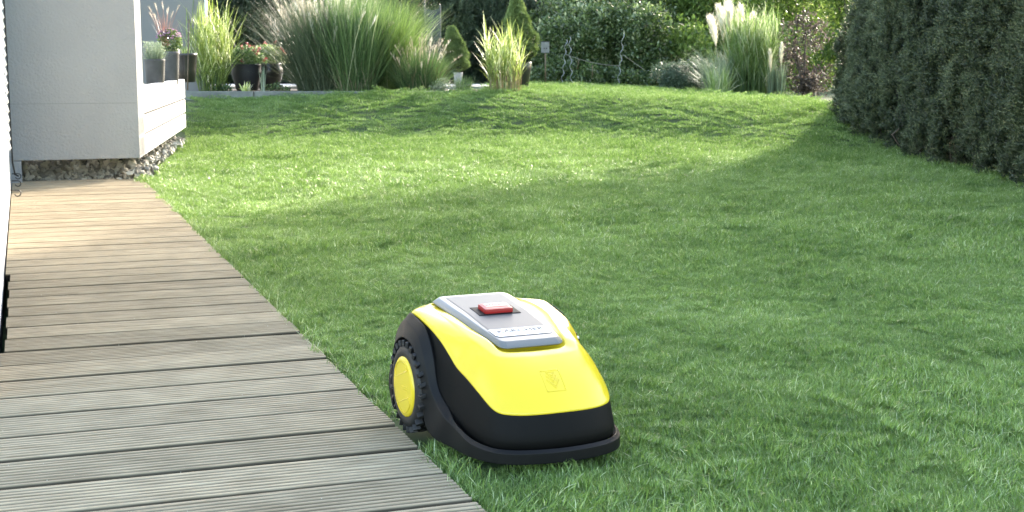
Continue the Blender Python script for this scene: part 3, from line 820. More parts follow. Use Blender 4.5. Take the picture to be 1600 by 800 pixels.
def reed(n, base_r, h, seed, nl=6, L_=.26, wd=.013, lean=.10, open_=.45, droop=1.0, zmin=.15, cvm=.55):
    """upright canes with arching leaves springing off all the way up"""
    r = np.random.default_rng(seed); g = Geo()
    for k in range(n):
        q, d = r.uniform(0, 6.28), base_r * math.sqrt(r.uniform(0, 1)); a0 = q + r.normal(0, .5); th = abs(r.normal(0, lean)); hh = h * r.uniform(.45, .85)
        base = np.array([d * math.cos(q), d * math.sin(q), 0]); ax = np.array([math.cos(a0) * math.sin(th), math.sin(a0) * math.sin(th), math.cos(th)])
        V_, F_ = tube_geo([base, base + ax * hh * .5, base + ax * hh], [.0035, .003, .0015], 3); g.add(V_, F_, .3)
        for j in range(nl):
            t = zmin + (1 - zmin) * (j + r.uniform(0, 1)) / nl; p = base + ax * hh * t; a = r.uniform(0, 6.28)
            th2 = abs(r.normal(open_ * (1.25 - .7 * t), .18)); ll = L_ * r.uniform(.6, 1.3); segs = 6; V = []; tw = a + PI / 2 + r.normal(0, .4)
            tx = np.array([math.cos(tw), math.sin(tw), 0]); dr = droop * r.uniform(.1, 1.5) * (1.2 - .6 * t); cv = float(np.clip(r.normal(cvm, .3), 0, 1.1))
            for m_ in range(segs + 1):
                f = m_ / segs; w_ = wd * (.5 + 1.2 * f - 1.65 * f * f)
                V += [tuple(p - tx * w_ / 2), tuple(p + tx * w_ / 2)]
                ang = th2 + dr * f * f; p = p + ll / segs * np.array([math.cos(a) * math.sin(ang), math.sin(a) * math.sin(ang), math.cos(ang)])
            g.add(V, [(2 * m_, 2 * m_ + 1, 2 * m_ + 3, 2 * m_ + 2) for m_ in range(segs)], cv)
    return g

def plumes(n, base_r, h, lean, L_, wd, nh, seed, stem_w=.003, droop=.3, bias=(0, 0), amin=.35, fan=None):
    """flower heads: thin stems with many short hairs"""
    r = np.random.default_rng(seed); st = Geo(); hd_ = Geo()
    for k in range(n):
        q, d = r.uniform(0, 2 * PI), base_r * math.sqrt(r.uniform(0, 1)); a = q + r.normal(0, .4)
        if fan is not None: a = fan[0] + r.normal(0, fan[1])
        th = abs(r.normal(0, lean)); hh = h * r.uniform(.8, 1.06)
        p = np.array([d * math.cos(q), d * math.sin(q), 0.]); P = [p.copy()]
        for j in range(8):
            ang = min(th + droop * (j / 8) ** 2, 1.4); p = p + hh / 8 * np.array([(math.cos(a) + bias[0]) * math.sin(ang), (math.sin(a) + bias[1]) * math.sin(ang), math.cos(ang)]); P.append(p.copy())
        V_, F_ = tube_geo(P, stem_w / 2, 3); st.add(V_, F_, .5)
        P = np.array(P); tl_ = np.linspace(0, 8, 9); fl = L_ / hh
        cvp = r.uniform(.2, .9)
        for j in range(nh):
            f = 1 - fl * r.uniform(0, 1); c = np.array([np.interp(f * 8, tl_, P[:, m]) for m in range(3)])
            rel = (1 - f) / fl; rad = wd * (math.sin(PI * min(max(rel * .9 + .08, 0), 1)) ** .7)
            q2 = r.uniform(0, 2 * PI); o_ = np.array([math.cos(q2), math.sin(q2), .7 + r.uniform(0, 1.6)]) * rad * r.uniform(.4, 1.25)
            t_ = np.array([-math.sin(q2), math.cos(q2), 0]) * wd * .07
            hd_.add([tuple(c - t_), tuple(c + t_), tuple(c + o_)], [(0, 1, 2)], float(np.clip(cvp + r.normal(0, .15), 0, 1)))
    return st, hd_

def leaf_geo(g, c, dirv, nrm_, L_, W_, cv):
    dirv = dirv / (np.linalg.norm(dirv) + 1e-9); s = np.cross(dirv, nrm_); s = s / (np.linalg.norm(s) + 1e-9)
    n2 = np.cross(s, dirv)
    g.add([tuple(c), tuple(c + dirv * L_ * .45 + s * W_ / 2 - n2 * W_ * .12), tuple(c + dirv * L_ - n2 * L_ * .1), tuple(c + dirv * L_ * .45 - s * W_ / 2 - n2 * W_ * .12)],
          [(0, 1, 2), (0, 2, 3)], cv)

def twig(n, size, L_, W_, mat, seed, up_=.3):
    r = np.random.default_rng(seed); g = Geo()
    for k in range(n):
        c = r.normal(0, 1, 3); c = c / np.linalg.norm(c) * size * r.uniform(.1, 1) ** .6
        d = c / (np.linalg.norm(c) + 1e-6) * .6 + r.normal(0, .6, 3) + np.array([0, 0, up_])
        nn = np.array([0, 0, 1.]) + r.normal(0, .55, 3)
        leaf_geo(g, c, d, nn, L_ * r.uniform(.7, 1.25), W_ * r.uniform(.7, 1.2), float(np.clip(r.normal(.45, .2), 0, 1)))
    return g.build('twig', mat, link=False)

def needle_sprig(n, h, nl, nw, mat, seed):
    r = np.random.default_rng(seed); g = Geo()
    for b in range(4):
        a = r.uniform(0, 6.28); th = r.uniform(.1, .55) if b else .05; Lb = h * r.uniform(.6, 1)
        ax = np.array([math.cos(a) * math.sin(th), math.sin(a) * math.sin(th), math.cos(th)])
        for k in range(n):
            t = (k + r.uniform()) / n; c = ax * Lb * t + r.normal(0, .002, 3)
            q = r.uniform(0, 6.28); d = ax * r.uniform(.5, 1.0) + np.array([math.cos(q), math.sin(q), .1]) * .9
            s = np.cross(d, r.normal(0, 1, 3)); s /= np.linalg.norm(s); d /= np.linalg.norm(d)
            l_ = nl * r.uniform(.7, 1.2) * (1 - .4 * t)
            g.add([tuple(c - s * nw / 2), tuple(c + s * nw / 2), tuple(c + d * l_)], [(0, 1, 2)], float(np.clip(.25 + .45 * t + r.normal(0, .12), 0, 1)))
    return g.build('sprig', mat, link=False)

M_stem = simple('bark', (.10, .08, .06), .9, noise=.3, nscale=20, bump=.6, bscale=60, bdist=.004)
M_misc = leafy('miscanthus_leaf', (.06, .11, .04), (.17, .26, .10), (.50, .52, .34), trans=.35)
M_miscd = leafy('maiden_grass_leaf', (.06, .085, .045), (.165, .20, .115), (.46, .46, .36), trans=.3)
M_lime = leafy('bright_grass_leaf', (.11, .18, .045), (.22, .31, .11), (.46, .50, .33), trans=.45)
M_var = leafy('variegated_leaf', (.16, .22, .05), (.42, .50, .17), (.78, .78, .52), trans=.4, nscale=30)
M_straw = leafy('dry_straw', (.20, .15, .09), (.42, .36, .24), (.62, .56, .44), trans=.3)
M_plume = leafy('silky_plume', (.42, .36, .28), (.68, .62, .52), (.85, .82, .74), trans=.45, rough=.8, spec=.1)
M_pamp = leafy('cream_plume', (.70, .66, .54), (.86, .83, .72), (.92, .9, .82), trans=.45, rough=.8, spec=.1)
M_pink = leafy('red_brown_stem', (.15, .06, .05), (.35, .18, .14), (.5, .35, .28), trans=.3)
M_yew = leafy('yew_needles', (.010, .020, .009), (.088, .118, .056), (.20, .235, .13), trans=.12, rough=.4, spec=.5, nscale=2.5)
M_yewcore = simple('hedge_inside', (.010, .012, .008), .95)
M_spruce = leafy('spruce_needles', (.06, .10, .025), (.17, .24, .075), (.30, .38, .14), trans=.2, nscale=8)
M_dec1 = leafy('shrub_leaf', (.05, .085, .03), (.17, .235, .09), (.42, .47, .28), trans=.45, rough=.25, spec=.7, nscale=.9)
M_dec2 = leafy('light_tree_leaf', (.07, .12, .03), (.18, .27, .07), (.34, .42, .16), trans=.5, rough=.35, nscale=.8)
M_conif = leafy('conifer_foliage', (.02, .036, .018), (.075, .11, .058), (.14, .18, .10), trans=.12, nscale=1.2)
M_purp = leafy('copper_leaf', (.035, .030, .026), (.12, .095, .080), (.26, .22, .19), trans=.35, nscale=2)
M_silver = leafy('silver_green_leaf', (.10, .14, .08), (.25, .31, .20), (.45, .50, .38), trans=.3, nscale=4)

def clump(name, label, cat, px, Y, parts, z=None, py=None):
    x = (px - 800) / F_PX * Y * 1.0 / 1.0
    p = at(px, 130, Y); x = p.x
    if z is None: z = float(ground_z(x, Y)) + .02
    elif x > .3: z = min(z, float(ground_z(x, Y)) + .02)
    root = empty(name, (x, Y, z)); tag(root, label, cat)
    for pn, g_, m in parts:
        o = g_.build(pn, m, root); o['kind'] = 'stuff'
    return root

BZ = .345
# big maiden grass with feathery heads, centre-left of the bed
st, hd_ = plumes(110, .22, .98, .32, .26, .032, 60, 11, bias=(-.10, 0))
clump('maiden_grass', 'very large clump of maiden grass with silvery feathery heads, left part of the big grass mass', 'ornamental grass', 508, 14.1,
      [('leaves', blades(3600, .28, 1.05, .6, .36, .0068, 12, .7, bias=(-.1, 0), cvm=.42), M_miscd), ('stems', st, M_straw), ('seed_heads', hd_, M_plume)], BZ)
clump('maiden_grass', 'tall dark green upright grass clump in the middle of the bed, between feathery and lime grasses', 'ornamental grass', 556, 13.9,
      [('leaves', blades(2600, .20, 1.10, .55, .28, .0075, 14, .5, cvm=.4), M_misc), ('dry_leaves', blades(120, .2, .35, .5, .5, .008, 15, .9, cvm=.5), M_straw)], BZ)
clump('fountain_grass', 'arching lime green grass at the right of the big grass mass, with long drooping tips', 'ornamental grass', 606, 14.2,
      [('leaves', blades(2000, .17, 1.02, .5, .30, .0068, 16, .9, bias=(.15, 0), cvm=.5), M_lime), ('seed_heads', plumes(12, .1, 1.1, .45, .2, .012, 25, 17, droop=.9, fan=(0, .7))[1], M_plume)], BZ)
st, hd_ = plumes(45, .13, .56, .30, .16, .022, 40, 19)
clump('fountain_grass', 'lower tawny fountain grass with pinkish beige heads left of the small spruce', 'ornamental grass', 655, 13.95,
      [('leaves', blades(1400, .21, .47, .5, .42, .007, 20, .7, cvm=.5), M_misc), ('dry_leaves', blades(260, .19, .34, .5, .5, .006, 21, .8), M_straw), ('stems', st, M_straw), ('seed_heads', hd_, M_plume)], BZ)
clump('sedge_tuft', 'small low green tuft of fine grass on the bank edge below the small spruce', 'ornamental grass', 724, 13.5,
      [('leaves', blades(420, .07, .20, .4, .55, .004, 22, .6, cvm=.45), M_misc)], .33)
clump('zebra_grass', 'variegated upright grass clump by the pots, between grey house wall and flower bowl', 'ornamental grass', 333, 13.75,
      [('leaves', reed(70, .15, .86, 24, 8, .36, .011, .17, .50, .8), M_var), ('canes', blades(90, .13, .40, .4, .12, .007, 25, .1, cvm=.4), M_misc)], BZ)
clump('zebra_grass', 'isolated variegated yellow-green grass clump standing alone in front of the tall spruce pot', 'ornamental grass', 789, 13.4,
      [('leaves', reed(62, .17, .60, 27, 7, .27, .011, .09, .42, 1.1, .25, .65), M_var), ('canes', blades(150, .17, .36, .3, .06, .007, 28, .1, cvm=.4), M_straw)], .335)
# right side group
clump('zebra_grass', 'tall dense zebra grass clump at the right end of the far border beside the cream plumes', 'ornamental grass', 1170, 16.0,
      [('leaves', reed(170, .23, 1.0, 30, 10, .32, .011, .12, .5, 1.1, .2, .6), M_lime), ('inner_leaves', blades(400, .24, .55, .5, .2, .010, 31, .3, cvm=.4), M_misc)], .33)
st, hd_ = plumes(11, .15, 1.02, .13, .34, .075, 700, 33, stem_w=.006, droop=.3)
clump('pampas_grass', 'pampas grass with a cluster of tall cream plumes behind the zebra grass', 'ornamental grass', 1146, 16.5,
      [('leaves', blades(250, .2, .6, .5, .5, .008, 34, 1.0), M_silver), ('stems', st, M_straw), ('plumes', hd_, M_pamp)], .33)
for k, (px, hh, lab) in enumerate(((1205, .62, 'pampas grass with one slim cream plume just right of the zebra grass'), (1219, .60, 'pampas grass with one slim cream plume, rightmost of the plumes'))):
    st, hd_ = plumes(1, .01, hh, .03, .25, .035, 700, 35 + k, stem_w=.006, droop=.1)
    clump('pampas_grass', lab, 'ornamental grass', px, 15.4, [('leaves', blades(60, .05, .42, .4, .12, .012, 37 + k, .2, cvm=.4), M_silver), ('stem', st, M_straw), ('plume', hd_, M_pamp)], .32)
clump('fountain_grass', 'arching silvery fountain grass left of the tall zebra grass', 'ornamental grass', 1118, 15.8,
      [('leaves', blades(480, .12, .60, .4, .45, .006, 40, 1.3, bias=(-.45, 0), cvm=.6), M_silver)], .33)
clump('day_lily', 'low bright strap-leaved plant at the foot of the tall zebra grass', 'plant', 1122, 15.2,
      [('leaves', blades(130, .12, .36, .4, .35, .014, 41, .8, cvm=.6), M_lime)], .33)

def bush(name, label, cat, px, Y, w_, h_, z0, mat, n, protos, trunk=True, dens=None, depth=None, seed=0, lumps=9, sc=(.7, 1.3), hollow=.35, fill=None):
    """crown of twigs clumped round several lobes; trunk and limbs below"""
    r = np.random.default_rng(seed + 100)
    x = at(px, 130, Y).x
    if x > .3: z0 = min(z0, float(ground_z(x, Y)) + .01)
    root = empty(name, (x, Y, z0)); tag(root, label, cat)
    dp = depth or w_ * .8
    C = []; 
    for k in range(lumps):
        q = r.uniform(0, 6.28); rr_ = math.sqrt(r.uniform(0, 1)) * .62
        C.append((math.cos(q) * rr_ * w_ / 2, math.sin(q) * rr_ * dp / 2, h_ * (r.uniform(.25, .85) if k % 3 else r.uniform(.08, .3)), r.uniform(.22, .42)))
    P = []
    for k in range(n):
        c = C[r.integers(0, lumps)]; d = r.normal(0, 1, 3); d /= np.linalg.norm(d)
        rad = r.uniform(hollow, 1) ** .5
        p = np.array([c[0] + d[0] * c[3] * w_ * rad, c[1] + d[1] * c[3] * dp * rad, c[2] + d[2] * c[3] * h_ * rad * .8])
        if p[2] < .02: p[2] = r.uniform(.02, .25) * h_
        P.append(p)
    P = np.array(P)
    if trunk:
        g_ = Geo()
        for k in range(max(4, lumps // 2)):
            c = C[k % lumps]; a = r.uniform(0, 6.28)
            V_, F_ = tube_geo([(0, 0, -.05), (c[0] * .3 + .02 * w_ * math.cos(a), c[1] * .3, c[2] * .45), (c[0], c[1], c[2])], [.035 * w_ ** .5, .02 * w_ ** .5, .006], 6); g_.add(V_, F_)
        g_.build('trunk', M_stem, root, smooth=True)
    n_ = len(P)
    scatter('crown', protos, P, np.column_stack([r.normal(0, .5, n_), r.normal(0, .5, n_), r.uniform(0, 6.28, n_)]), r.uniform(*sc, n_), mat, root)
    return root
tw_dec = [twig(16, .09, .055, .030, M_dec1, 200 + k) for k in range(4)]
tw_lit = [twig(15, .11, .060, .032, M_dec2, 210 + k) for k in range(4)]
tw_pur = [twig(16, .07, .035, .022, M_purp, 220 + k) for k in range(3)]
tw_sil = [twig(20, .05, .030, .012, M_silver, 230 + k) for k in range(3)]
M_bluegr = leafy('blue_green_leaf', (.05, .08, .045), (.12, .17, .10), (.24, .30, .20), trans=.25, nscale=4)
tw_bg = [twig(20, .05, .030, .012, M_bluegr, 235 + k) for k in range(3)]
tw_con = [needle_sprig(26, .15, .035, .007, M_conif, 240 + k) for k in range(4)]
tw_big = [twig(26, .26, .15, .09, M_dec1, 250 + k) for k in range(4)]
tw_spr = [needle_sprig(14, .045, .016, .0035, M_spruce, 260 + k) for k in range(4)]
tw_yew = [needle_sprig(20, .085, .024, .0050, M_yew, 270 + k) for k in range(5)]
tw_low = [twig(12, .05, .045, .028, M_dec1, 280 + k) for k in range(3)]

# --- clipped yew hedge on the right
hg = empty('yew_hedge', (HX + .5, 8.5, 0)); tag(hg, 'tall dense dark green yew hedge along the right side of the lawn', 'hedge')
HH = 1.42
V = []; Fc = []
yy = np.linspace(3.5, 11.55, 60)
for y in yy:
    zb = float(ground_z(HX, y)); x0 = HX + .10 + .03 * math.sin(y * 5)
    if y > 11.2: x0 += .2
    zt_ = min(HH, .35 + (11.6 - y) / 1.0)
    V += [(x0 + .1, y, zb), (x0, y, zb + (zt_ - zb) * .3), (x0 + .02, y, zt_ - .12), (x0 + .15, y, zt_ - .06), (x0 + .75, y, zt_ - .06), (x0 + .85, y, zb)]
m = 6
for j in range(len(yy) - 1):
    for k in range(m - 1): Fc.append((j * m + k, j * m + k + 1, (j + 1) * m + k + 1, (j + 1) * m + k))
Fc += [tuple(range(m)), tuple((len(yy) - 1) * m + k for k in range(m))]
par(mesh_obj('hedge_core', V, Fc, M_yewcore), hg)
P = []; ROT = []; S = []
def yew_cluster(x, y, z, nx, ny, n=12):
    hh = rng.uniform(.12, .28); rr_ = rng.uniform(.025, .045)
    for k in range(n):
        t = rng.uniform(0, 1); q = rng.uniform(0, 6.28); r_ = rr_ * (1.0 - .55 * t)
        P.append((x + math.cos(q) * r_, y + math.sin(q) * r_, z + hh * t)); ROT.append((rng.normal(0, .25) , rng.normal(-.3 * nx, .3), rng.uniform(0, .4))); S.append(rng.uniform(.6, 1.15))
for k in range(2300):
    y = rng.uniform(4.6, 11.6); zb = float(ground_z(HX, y)); z = zb + .02 + (HH - zb) * rng.uniform(0, 1)
    dep = rng.uniform(-.05, .07); t = (z - zb) / HH
    dep = .5 * dep + .075 * float(np.clip(fnoise(y, z * .7, 15.0) * .8 + fnoise(z, y, 5) * .4, -1, 1)) + .02
    x = HX + .03 + dep + .10 * max(0, .25 - t) - .02 + .05 * math.sin(y * 3.3 + z * 4) * .6 + (.2 if y > 11.3 else 0)
    if z < .4 + (11.6 - y) / 1.0: yew_cluster(x, y, z - .05, 1, 0)
for k in range(500):      # top and far end
    y = rng.uniform(4.6, 11.6); yew_cluster(HX + rng.uniform(.1, .95), y, min(HH, .35 + (11.6 - y)) - .12, 0, 0, 8)
for k in range(420):
    z = rng.uniform(.25, HH); yew_cluster(HX + rng.uniform(.1, 1.0), 11.6 - max(0, z - .35) + rng.normal(0, .04), z, 0, 1, 9)
ns = len(P)
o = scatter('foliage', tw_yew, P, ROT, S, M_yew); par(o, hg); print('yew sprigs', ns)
g_ = Geo()
for k in range(60):
    y = rng.uniform(5, 11.4); zb = float(ground_z(HX, y)); x = HX + rng.uniform(.08, .2)
    V_, F_ = tube_geo([(x, y, zb - .02), (x + rng.normal(0, .04), y + rng.normal(0, .06), zb + .15), (x + .1, y + rng.normal(0, .1), zb + .35)], [.009, .007, .004], 5); g_.add(V_, F_)
o = par(g_.build('stems', M_stem, smooth=True), hg); o['kind'] = 'stuff'

# --- dark conifer hedge at the back left, one tree after another
cx = 300; k = 0
labs = ['dark conifer right behind the zebra grass by the house wall', 'dark conifer behind the bowl of red flowers', 'dark conifer behind the feathery maiden grass', 'dark conifer behind the lime fountain grass',
        'dark conifer behind the small spruce', 'dark conifer between the two clipped spruces', 'dark conifer behind the tall potted spruce', 'dark conifer left of the signboard']
for k in range(8):
    px = 330 + k * 74; Y = 19 + .4 * math.sin(k * 2.1)
    bush('conifer', labs[k], 'tree', px, Y, 1.25, 1.45, .3, M_conif, 1500, tw_con, seed=k, lumps=14, depth=.8, hollow=.5, sc=(.9, 1.6))
b_ = empty('boundary_screen', (0, 20.4, 0)); tag(b_, 'dark boarded boundary screen hidden behind the conifers', 'fence')
for k in range(30):
    par(box('board', (-5.6 + k * .2, 20.4, 1.0), (.192, .02, 1.6), M_dark, None, None, .002), b_)
# --- mixed shrubs and trees to the right
defs = [
 ('shrub', 'glossy dark shrub directly behind the signboard', 865, 19.0, 1.0, 1.3, M_dec1, 900, tw_dec),
 ('shrub', 'tall glossy shrub behind the two twisted stakes', 925, 20.6, 1.5, 2.2, M_dec1, 1900, tw_dec),
 ('shrub', 'tall dark leafy shrub behind the right stake', 1000, 20.6, 1.4, 2.3, M_dec1, 1800, tw_dec),
 ('shrub', 'leafy shrub above the round silver-green bush', 1065, 20.6, 1.3, 1.9, M_dec2, 900, tw_lit),
 ('tree', 'light green tree behind the cream plumes', 1120, 21.5, 2.4, 2.4, M_dec2, 1300, tw_lit),
 ('tree', 'airy bright tree with visible branches right of the zebra grass', 1240, 22.0, 2.8, 2.6, M_dec2, 1300, tw_lit),
 ('tree', 'bright tree beside the far end of the yew hedge', 1330, 20.5, 2.0, 2.3, M_dec2, 1100, tw_lit),
 ('shrub', 'low sunlit shrub in front of the tall glossy shrub, right of the signboard', 893, 18.3, .95, .95, M_dec1, 800, tw_dec),
 ('shrub', 'low sunlit shrub under the rope between the stakes', 942, 18.6, .95, 1.1, M_dec1, 800, tw_dec),
 ('shrub', 'low sunlit shrub just right of the right stake', 1003, 18.4, .95, 1.1, M_dec1, 900, tw_dec),
 ('shrub', 'low sunlit shrub between the round bush and the cream plumes', 1068, 18.5, .9, 1.0, M_dec2, 600, tw_lit),
 ('shrub', 'green shrub left of the copper bush', 1215, 18.6, .8, 1.0, M_dec2, 200, tw_lit),
]
for i_, (nm, lab, px, Y, w_, h_, mt, n_, pr) in enumerate(defs):
    bush(nm, lab, 'tree' if nm == 'tree' else 'shrub', px, Y, w_, h_, .3, mt, n_, pr, seed=20 + i_, lumps=12, hollow=.2)
bush('copper_shrub', 'dark purple leaved shrub between the slim plumes and the hedge', 'shrub', 1258, 16.2, .62, .95, .3, M_purp, 220, tw_pur, seed=41, lumps=10)
bush('silver_shrub', 'rounded soft blue-green bush at the lawn edge below the tall shrubs', 'shrub', 1052, 16.4, .50, .36, .34, M_bluegr, 900, tw_bg, seed=42, lumps=9)
bush('silver_shrub', 'low grey-green bush between the rounded bush and the arching silvery grass', 'shrub', 1090, 16.6, .34, .40, .34, M_bluegr, 500, tw_bg, seed=43, lumps=7)
lw = [(850, .42, .28, 'low leafy plant right of the tall pot'), (880, .5, .3, 'low leafy plant at the foot of the signpost'), (915, .4, .25, 'low leafy plant under the left twisted stakes'),
      (945, .4, .22, 'low pale leafed plant left of centre under the rope'), (985, .36, .26, 'low plant at the foot of the right stake'), (1015, .34, .24, 'low plant left of the rounded bush')]
for i_, (px, w_, h_, lab) in enumerate(lw):
    bush('ground_plant', lab, 'plant', px, 17.6 + .2 * (i_ % 2), w_, h_, .34, M_dec1, 110, tw_low, seed=60 + i_, lumps=6)
# far row closing the view
for i_, px in enumerate((420, 560, 700, 840, 960, 1060, 1180, 1300, 1420)):
    bush('tree', ['leafy tree far behind, %s' % s_ for s_ in ('above the bowl of flowers', 'above the maiden grass', 'above the small spruce', 'above the signboard', 'between the stakes', 'above the round bush',
         'above the zebra grass', 'behind the hedge end', 'hidden by the yew hedge')][i_], 'tree', px, 27 + (i_ % 3), 4.6, 5.2 if px < 800 else 2.9, .2, M_dec1 if px < 1000 else M_dec2, 900, tw_big if px < 1000 else tw_lit,
         seed=80 + i_, lumps=18, hollow=.15, sc=(.8, 1.5) if px < 1000 else (1.5, 2.8))

# --- large trees outside the picture on the right; they cast the shade over the near lawn
tw_sh = [twig(30, .42, .24, .16, M_dec1, 290 + k) for k in range(4)]
def big_tree(x, y, h, cr_, ch, n, seed, label):
    r = np.random.default_rng(seed); root = empty('broadleaf_tree', (x, y, 0)); tag(root, label, 'tree')
    V_, F_ = tube_geo([(0, 0, -.1), (.05, 0, h * .3), (-.05, .1, h * .6), (0, 0, h * .85)], [.26, .2, .14, .05], 10)
    g_ = Geo(); g_.add(V_, F_)
    P = []
    cz = h - ch / 2
    for k in range(26):
        d = r.normal(0, 1, 3); d /= np.linalg.norm(d); d *= r.uniform(.3, .78); c = np.array([d[0] * cr_, d[1] * cr_, cz + d[2] * ch / 2])
        V_, F_ = tube_geo([(0, 0, h * .3 + r.uniform(0, .2) * h), (c[0] * .5, c[1] * .5, (h * .45 + c[2]) / 2), tuple(c)], [.1, .06, .02], 6); g_.add(V_, F_)
        for j in range(n // 26):
            e = r.normal(0, 1, 3); e /= np.linalg.norm(e); e *= r.uniform(.2, 1) ** .5 * .95 * np.array([cr_ * .38, cr_ * .38, ch * .24]); P.append(c + e)
    g_.build('trunk', M_stem, root, smooth=True)
    scatter('crown', tw_sh, P, r.uniform(-.6, .6, (len(P), 3)), r.uniform(.8, 1.3, len(P)), M_dec1, root)
TREES = [(5.9, 8.4, 7.6, 2.5, 5.4, 300), (6.1, 11.6, 8.0, 2.6, 5.8, 340), (6.3, 14.8, 8.6, 2.6, 6.2, 300), (9.8, 12.5, 10.5, 2.8, 6.0, 220)]
for k, (x, y, h, cr_, ch, n) in enumerate(TREES):
    big_tree(x, y, h, cr_, ch, n, 300 + k, 'large spreading broadleaf tree %s' % ('beyond the near end of the hedge', 'beyond the middle of the hedge', 'beyond the far end of the hedge', 'furthest right behind the hedge trees')[k])

# --- potted spruces
M_potd = simple('dark_pot_glaze', (.018, .017, .016), .38, noise=.3, nscale=12, bump=.2, bscale=40, coat=.3)
M_potg = simple('grey_stone_pot', (.07, .07, .068), .75, noise=.3, nscale=14, bump=.4, bscale=80, bdist=.002)
M_potl = simple('pale_grey_pot', (.34, .35, .36), .6, noise=.1, nscale=12)
def pot(root, prof, mat, z=0):
    o = lathe('pot', prof, mat, root, 36, (0, 0, z)); r_, zz = prof[-1]
    lathe('potting_soil', [(.01, zz - .02), (prof[-2][0] * .95, zz - .02)], M_soil, root, 24, (0, 0, z)); return o
def spruce(label, px, Y, z0, ht, rad, lean, potprof, pmat, stem, seed):
    r = np.random.default_rng(seed); x = at(px, 130, Y).x; root = empty('potted_spruce', (x, Y, z0)); tag(root, label, 'conifer')
    pot(root, potprof, pmat); ph = potprof[-1][1]
    tube('trunk', [(0, 0, ph - .03), (lean * .1, 0, ph + stem), (lean * .5, 0, ph + stem + ht * .5), (lean, 0, ph + stem + ht * .95)], [.014, .012, .008, .003], M_stem, root)
    P = []; ROT = []; n = 2600
    for k in range(n):
        t = r.uniform(0, 1) ** .8; q = r.uniform(0, 6.28)
        w_ = rad * (1 - t ** 1.7) ** .8 * (.55 + .45 * min(1, t / .12)) if t > .0 else rad * .5
        w_ *= 1 + .12 * math.sin(3 * q + 9 * t + seed) + .10 * math.sin(7 * t * PI + 2 * q)
        w_ *= 1 - .25 * r.uniform(0, 1) ** 2
        P.append((lean * t + w_ * math.cos(q), w_ * math.sin(q), ph + stem + ht * t))
        ROT.append((-math.sin(q) * .7 + r.normal(0, .2), math.cos(q) * .7 + r.normal(0, .2), r.uniform(0, .5)))
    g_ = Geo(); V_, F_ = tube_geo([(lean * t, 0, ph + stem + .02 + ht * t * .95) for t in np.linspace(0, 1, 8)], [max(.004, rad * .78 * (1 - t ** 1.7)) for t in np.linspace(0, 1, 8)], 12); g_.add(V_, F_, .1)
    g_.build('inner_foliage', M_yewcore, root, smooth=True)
    scatter('foliage', tw_spr, P, ROT, r.uniform(.7, 1.3, n), M_spruce, root)
spruce('small rounded spruce on a slim pale pot, leaning right, above the low grass tuft', 716, 15.4, .37, .46, .125, -.07, [(.035, 0), (.04, .02), (.05, .14), (.052, .15)], M_potl, .02, 3)
spruce('tall clipped spruce in a tall dark pot behind the isolated zebra grass', 815, 14.6, .35, .62, .17, -.06, [(.055, 0), (.075, .05), (.10, .2), (.108, .28), (.105, .285)], M_potd, .03, 5)

# --- pots on the parapet, left
def flower_pot(label, px, pyb, Y, prof, mat, fol, zb=None, cat='potted plant', name='potted_plant'):
    p = at(px, pyb, Y); p.z = .472 if zb is None else zb; root = empty(name, p); tag(root, label, cat); pot(root, prof, mat)
    for nm, g_, m in fol(prof[-1][1]):
        o = g_.build(nm, m, root); o['kind'] = 'stuff'
    return root
def lav(h0):
    r = np.random.default_rng(1); g_ = blades(420, .045, .13, .4, .55, .0035, 51, .3, segs=3, cvm=.55); g_.V = [(v[0], v[1], v[2] + h0 - .02) for v in g_.V]
    for k in range(700):
        q, t = r.uniform(0, 6.28), r.uniform(0, 1); c = np.array([math.cos(q) * .075 * r.uniform(.2, 1), math.sin(q) * .06 * r.uniform(.2, 1), h0 + .11 * t])
        leaf_geo(g_, c, r.normal(0, 1, 3) + [0, 0, 1.], r.normal(0, 1, 3), .018, .004, float(r.uniform(.4, 1)))
    return [('foliage', g_, M_silver)]
def mum(h0):
    r = np.random.default_rng(2); g_ = Geo(); f_ = Geo()
    for k in range(900):
        d = r.normal(0, 1, 3); d /= np.linalg.norm(d); c = d * [.085, .07, .085] * r.uniform(.5, 1) + [0, 0, h0 + .075]
        leaf_geo(g_, c, d + r.normal(0, .5, 3), r.normal(0, 1, 3), .022, .012, float(r.uniform(.1, .8)))
    for k in range(90):
        d = r.normal(0, 1, 3); d[2] = abs(d[2]) + .3; d /= np.linalg.norm(d); c = d * [.095, .08, .09] + [0, 0, h0 + .08]
        for j in range(9):
            q = j * .7; leaf_geo(f_, c, np.array([math.cos(q), math.sin(q), .4]) , d, .011, .006, float(r.uniform(.2, .9)))
    st, hd_ = plumes(9, .02, .34, .22, .07, .012, 90, 55, stem_w=.003, droop=.5)
    for gg in (st, hd_): gg.V = [(v[0] - .03, v[1], v[2] + h0 + .03) for v in gg.V]
    bl = blades(60, .02, .28, .4, .25, .003, 56, .5); bl.V = [(v[0] - .03, v[1], v[2] + h0 + .03) for v in bl.V]
    return [('foliage', g_, M_dec1), ('flowers', f_, M_mauve), ('stems', st, M_pink), ('plumes', hd_, M_plume), ('red_blades', bl, M_pink)]
M_mauve = leafy('mauve_petal', (.25, .10, .22), (.50, .25, .42), (.70, .5, .62), trans=.3)
M_redfl = leafy('red_petal', (.36, .06, .07), (.50, .16, .16), (.70, .42, .40), trans=.35)
taper = lambda r0, r1, h: [(r0 * .9, 0), (r0, .006), (r0 + (r1 - r0) * .6, h * .45), (r1, h * .9), (r1 * 1.03, h * .93), (r1 * 1.02, h), (r1 * .93, h)]
flower_pot('grey tapered pot of silvery lavender on the white parapet nearest the corner', 243, 134, 9.25, taper(.056, .068, .190), M_potg, lav)
flower_pot('taller grey pot with mauve chrysanthemums and red fountain grass on the parapet', 267, 131, 10.3, taper(.055, .068, .248), M_potg, mum)
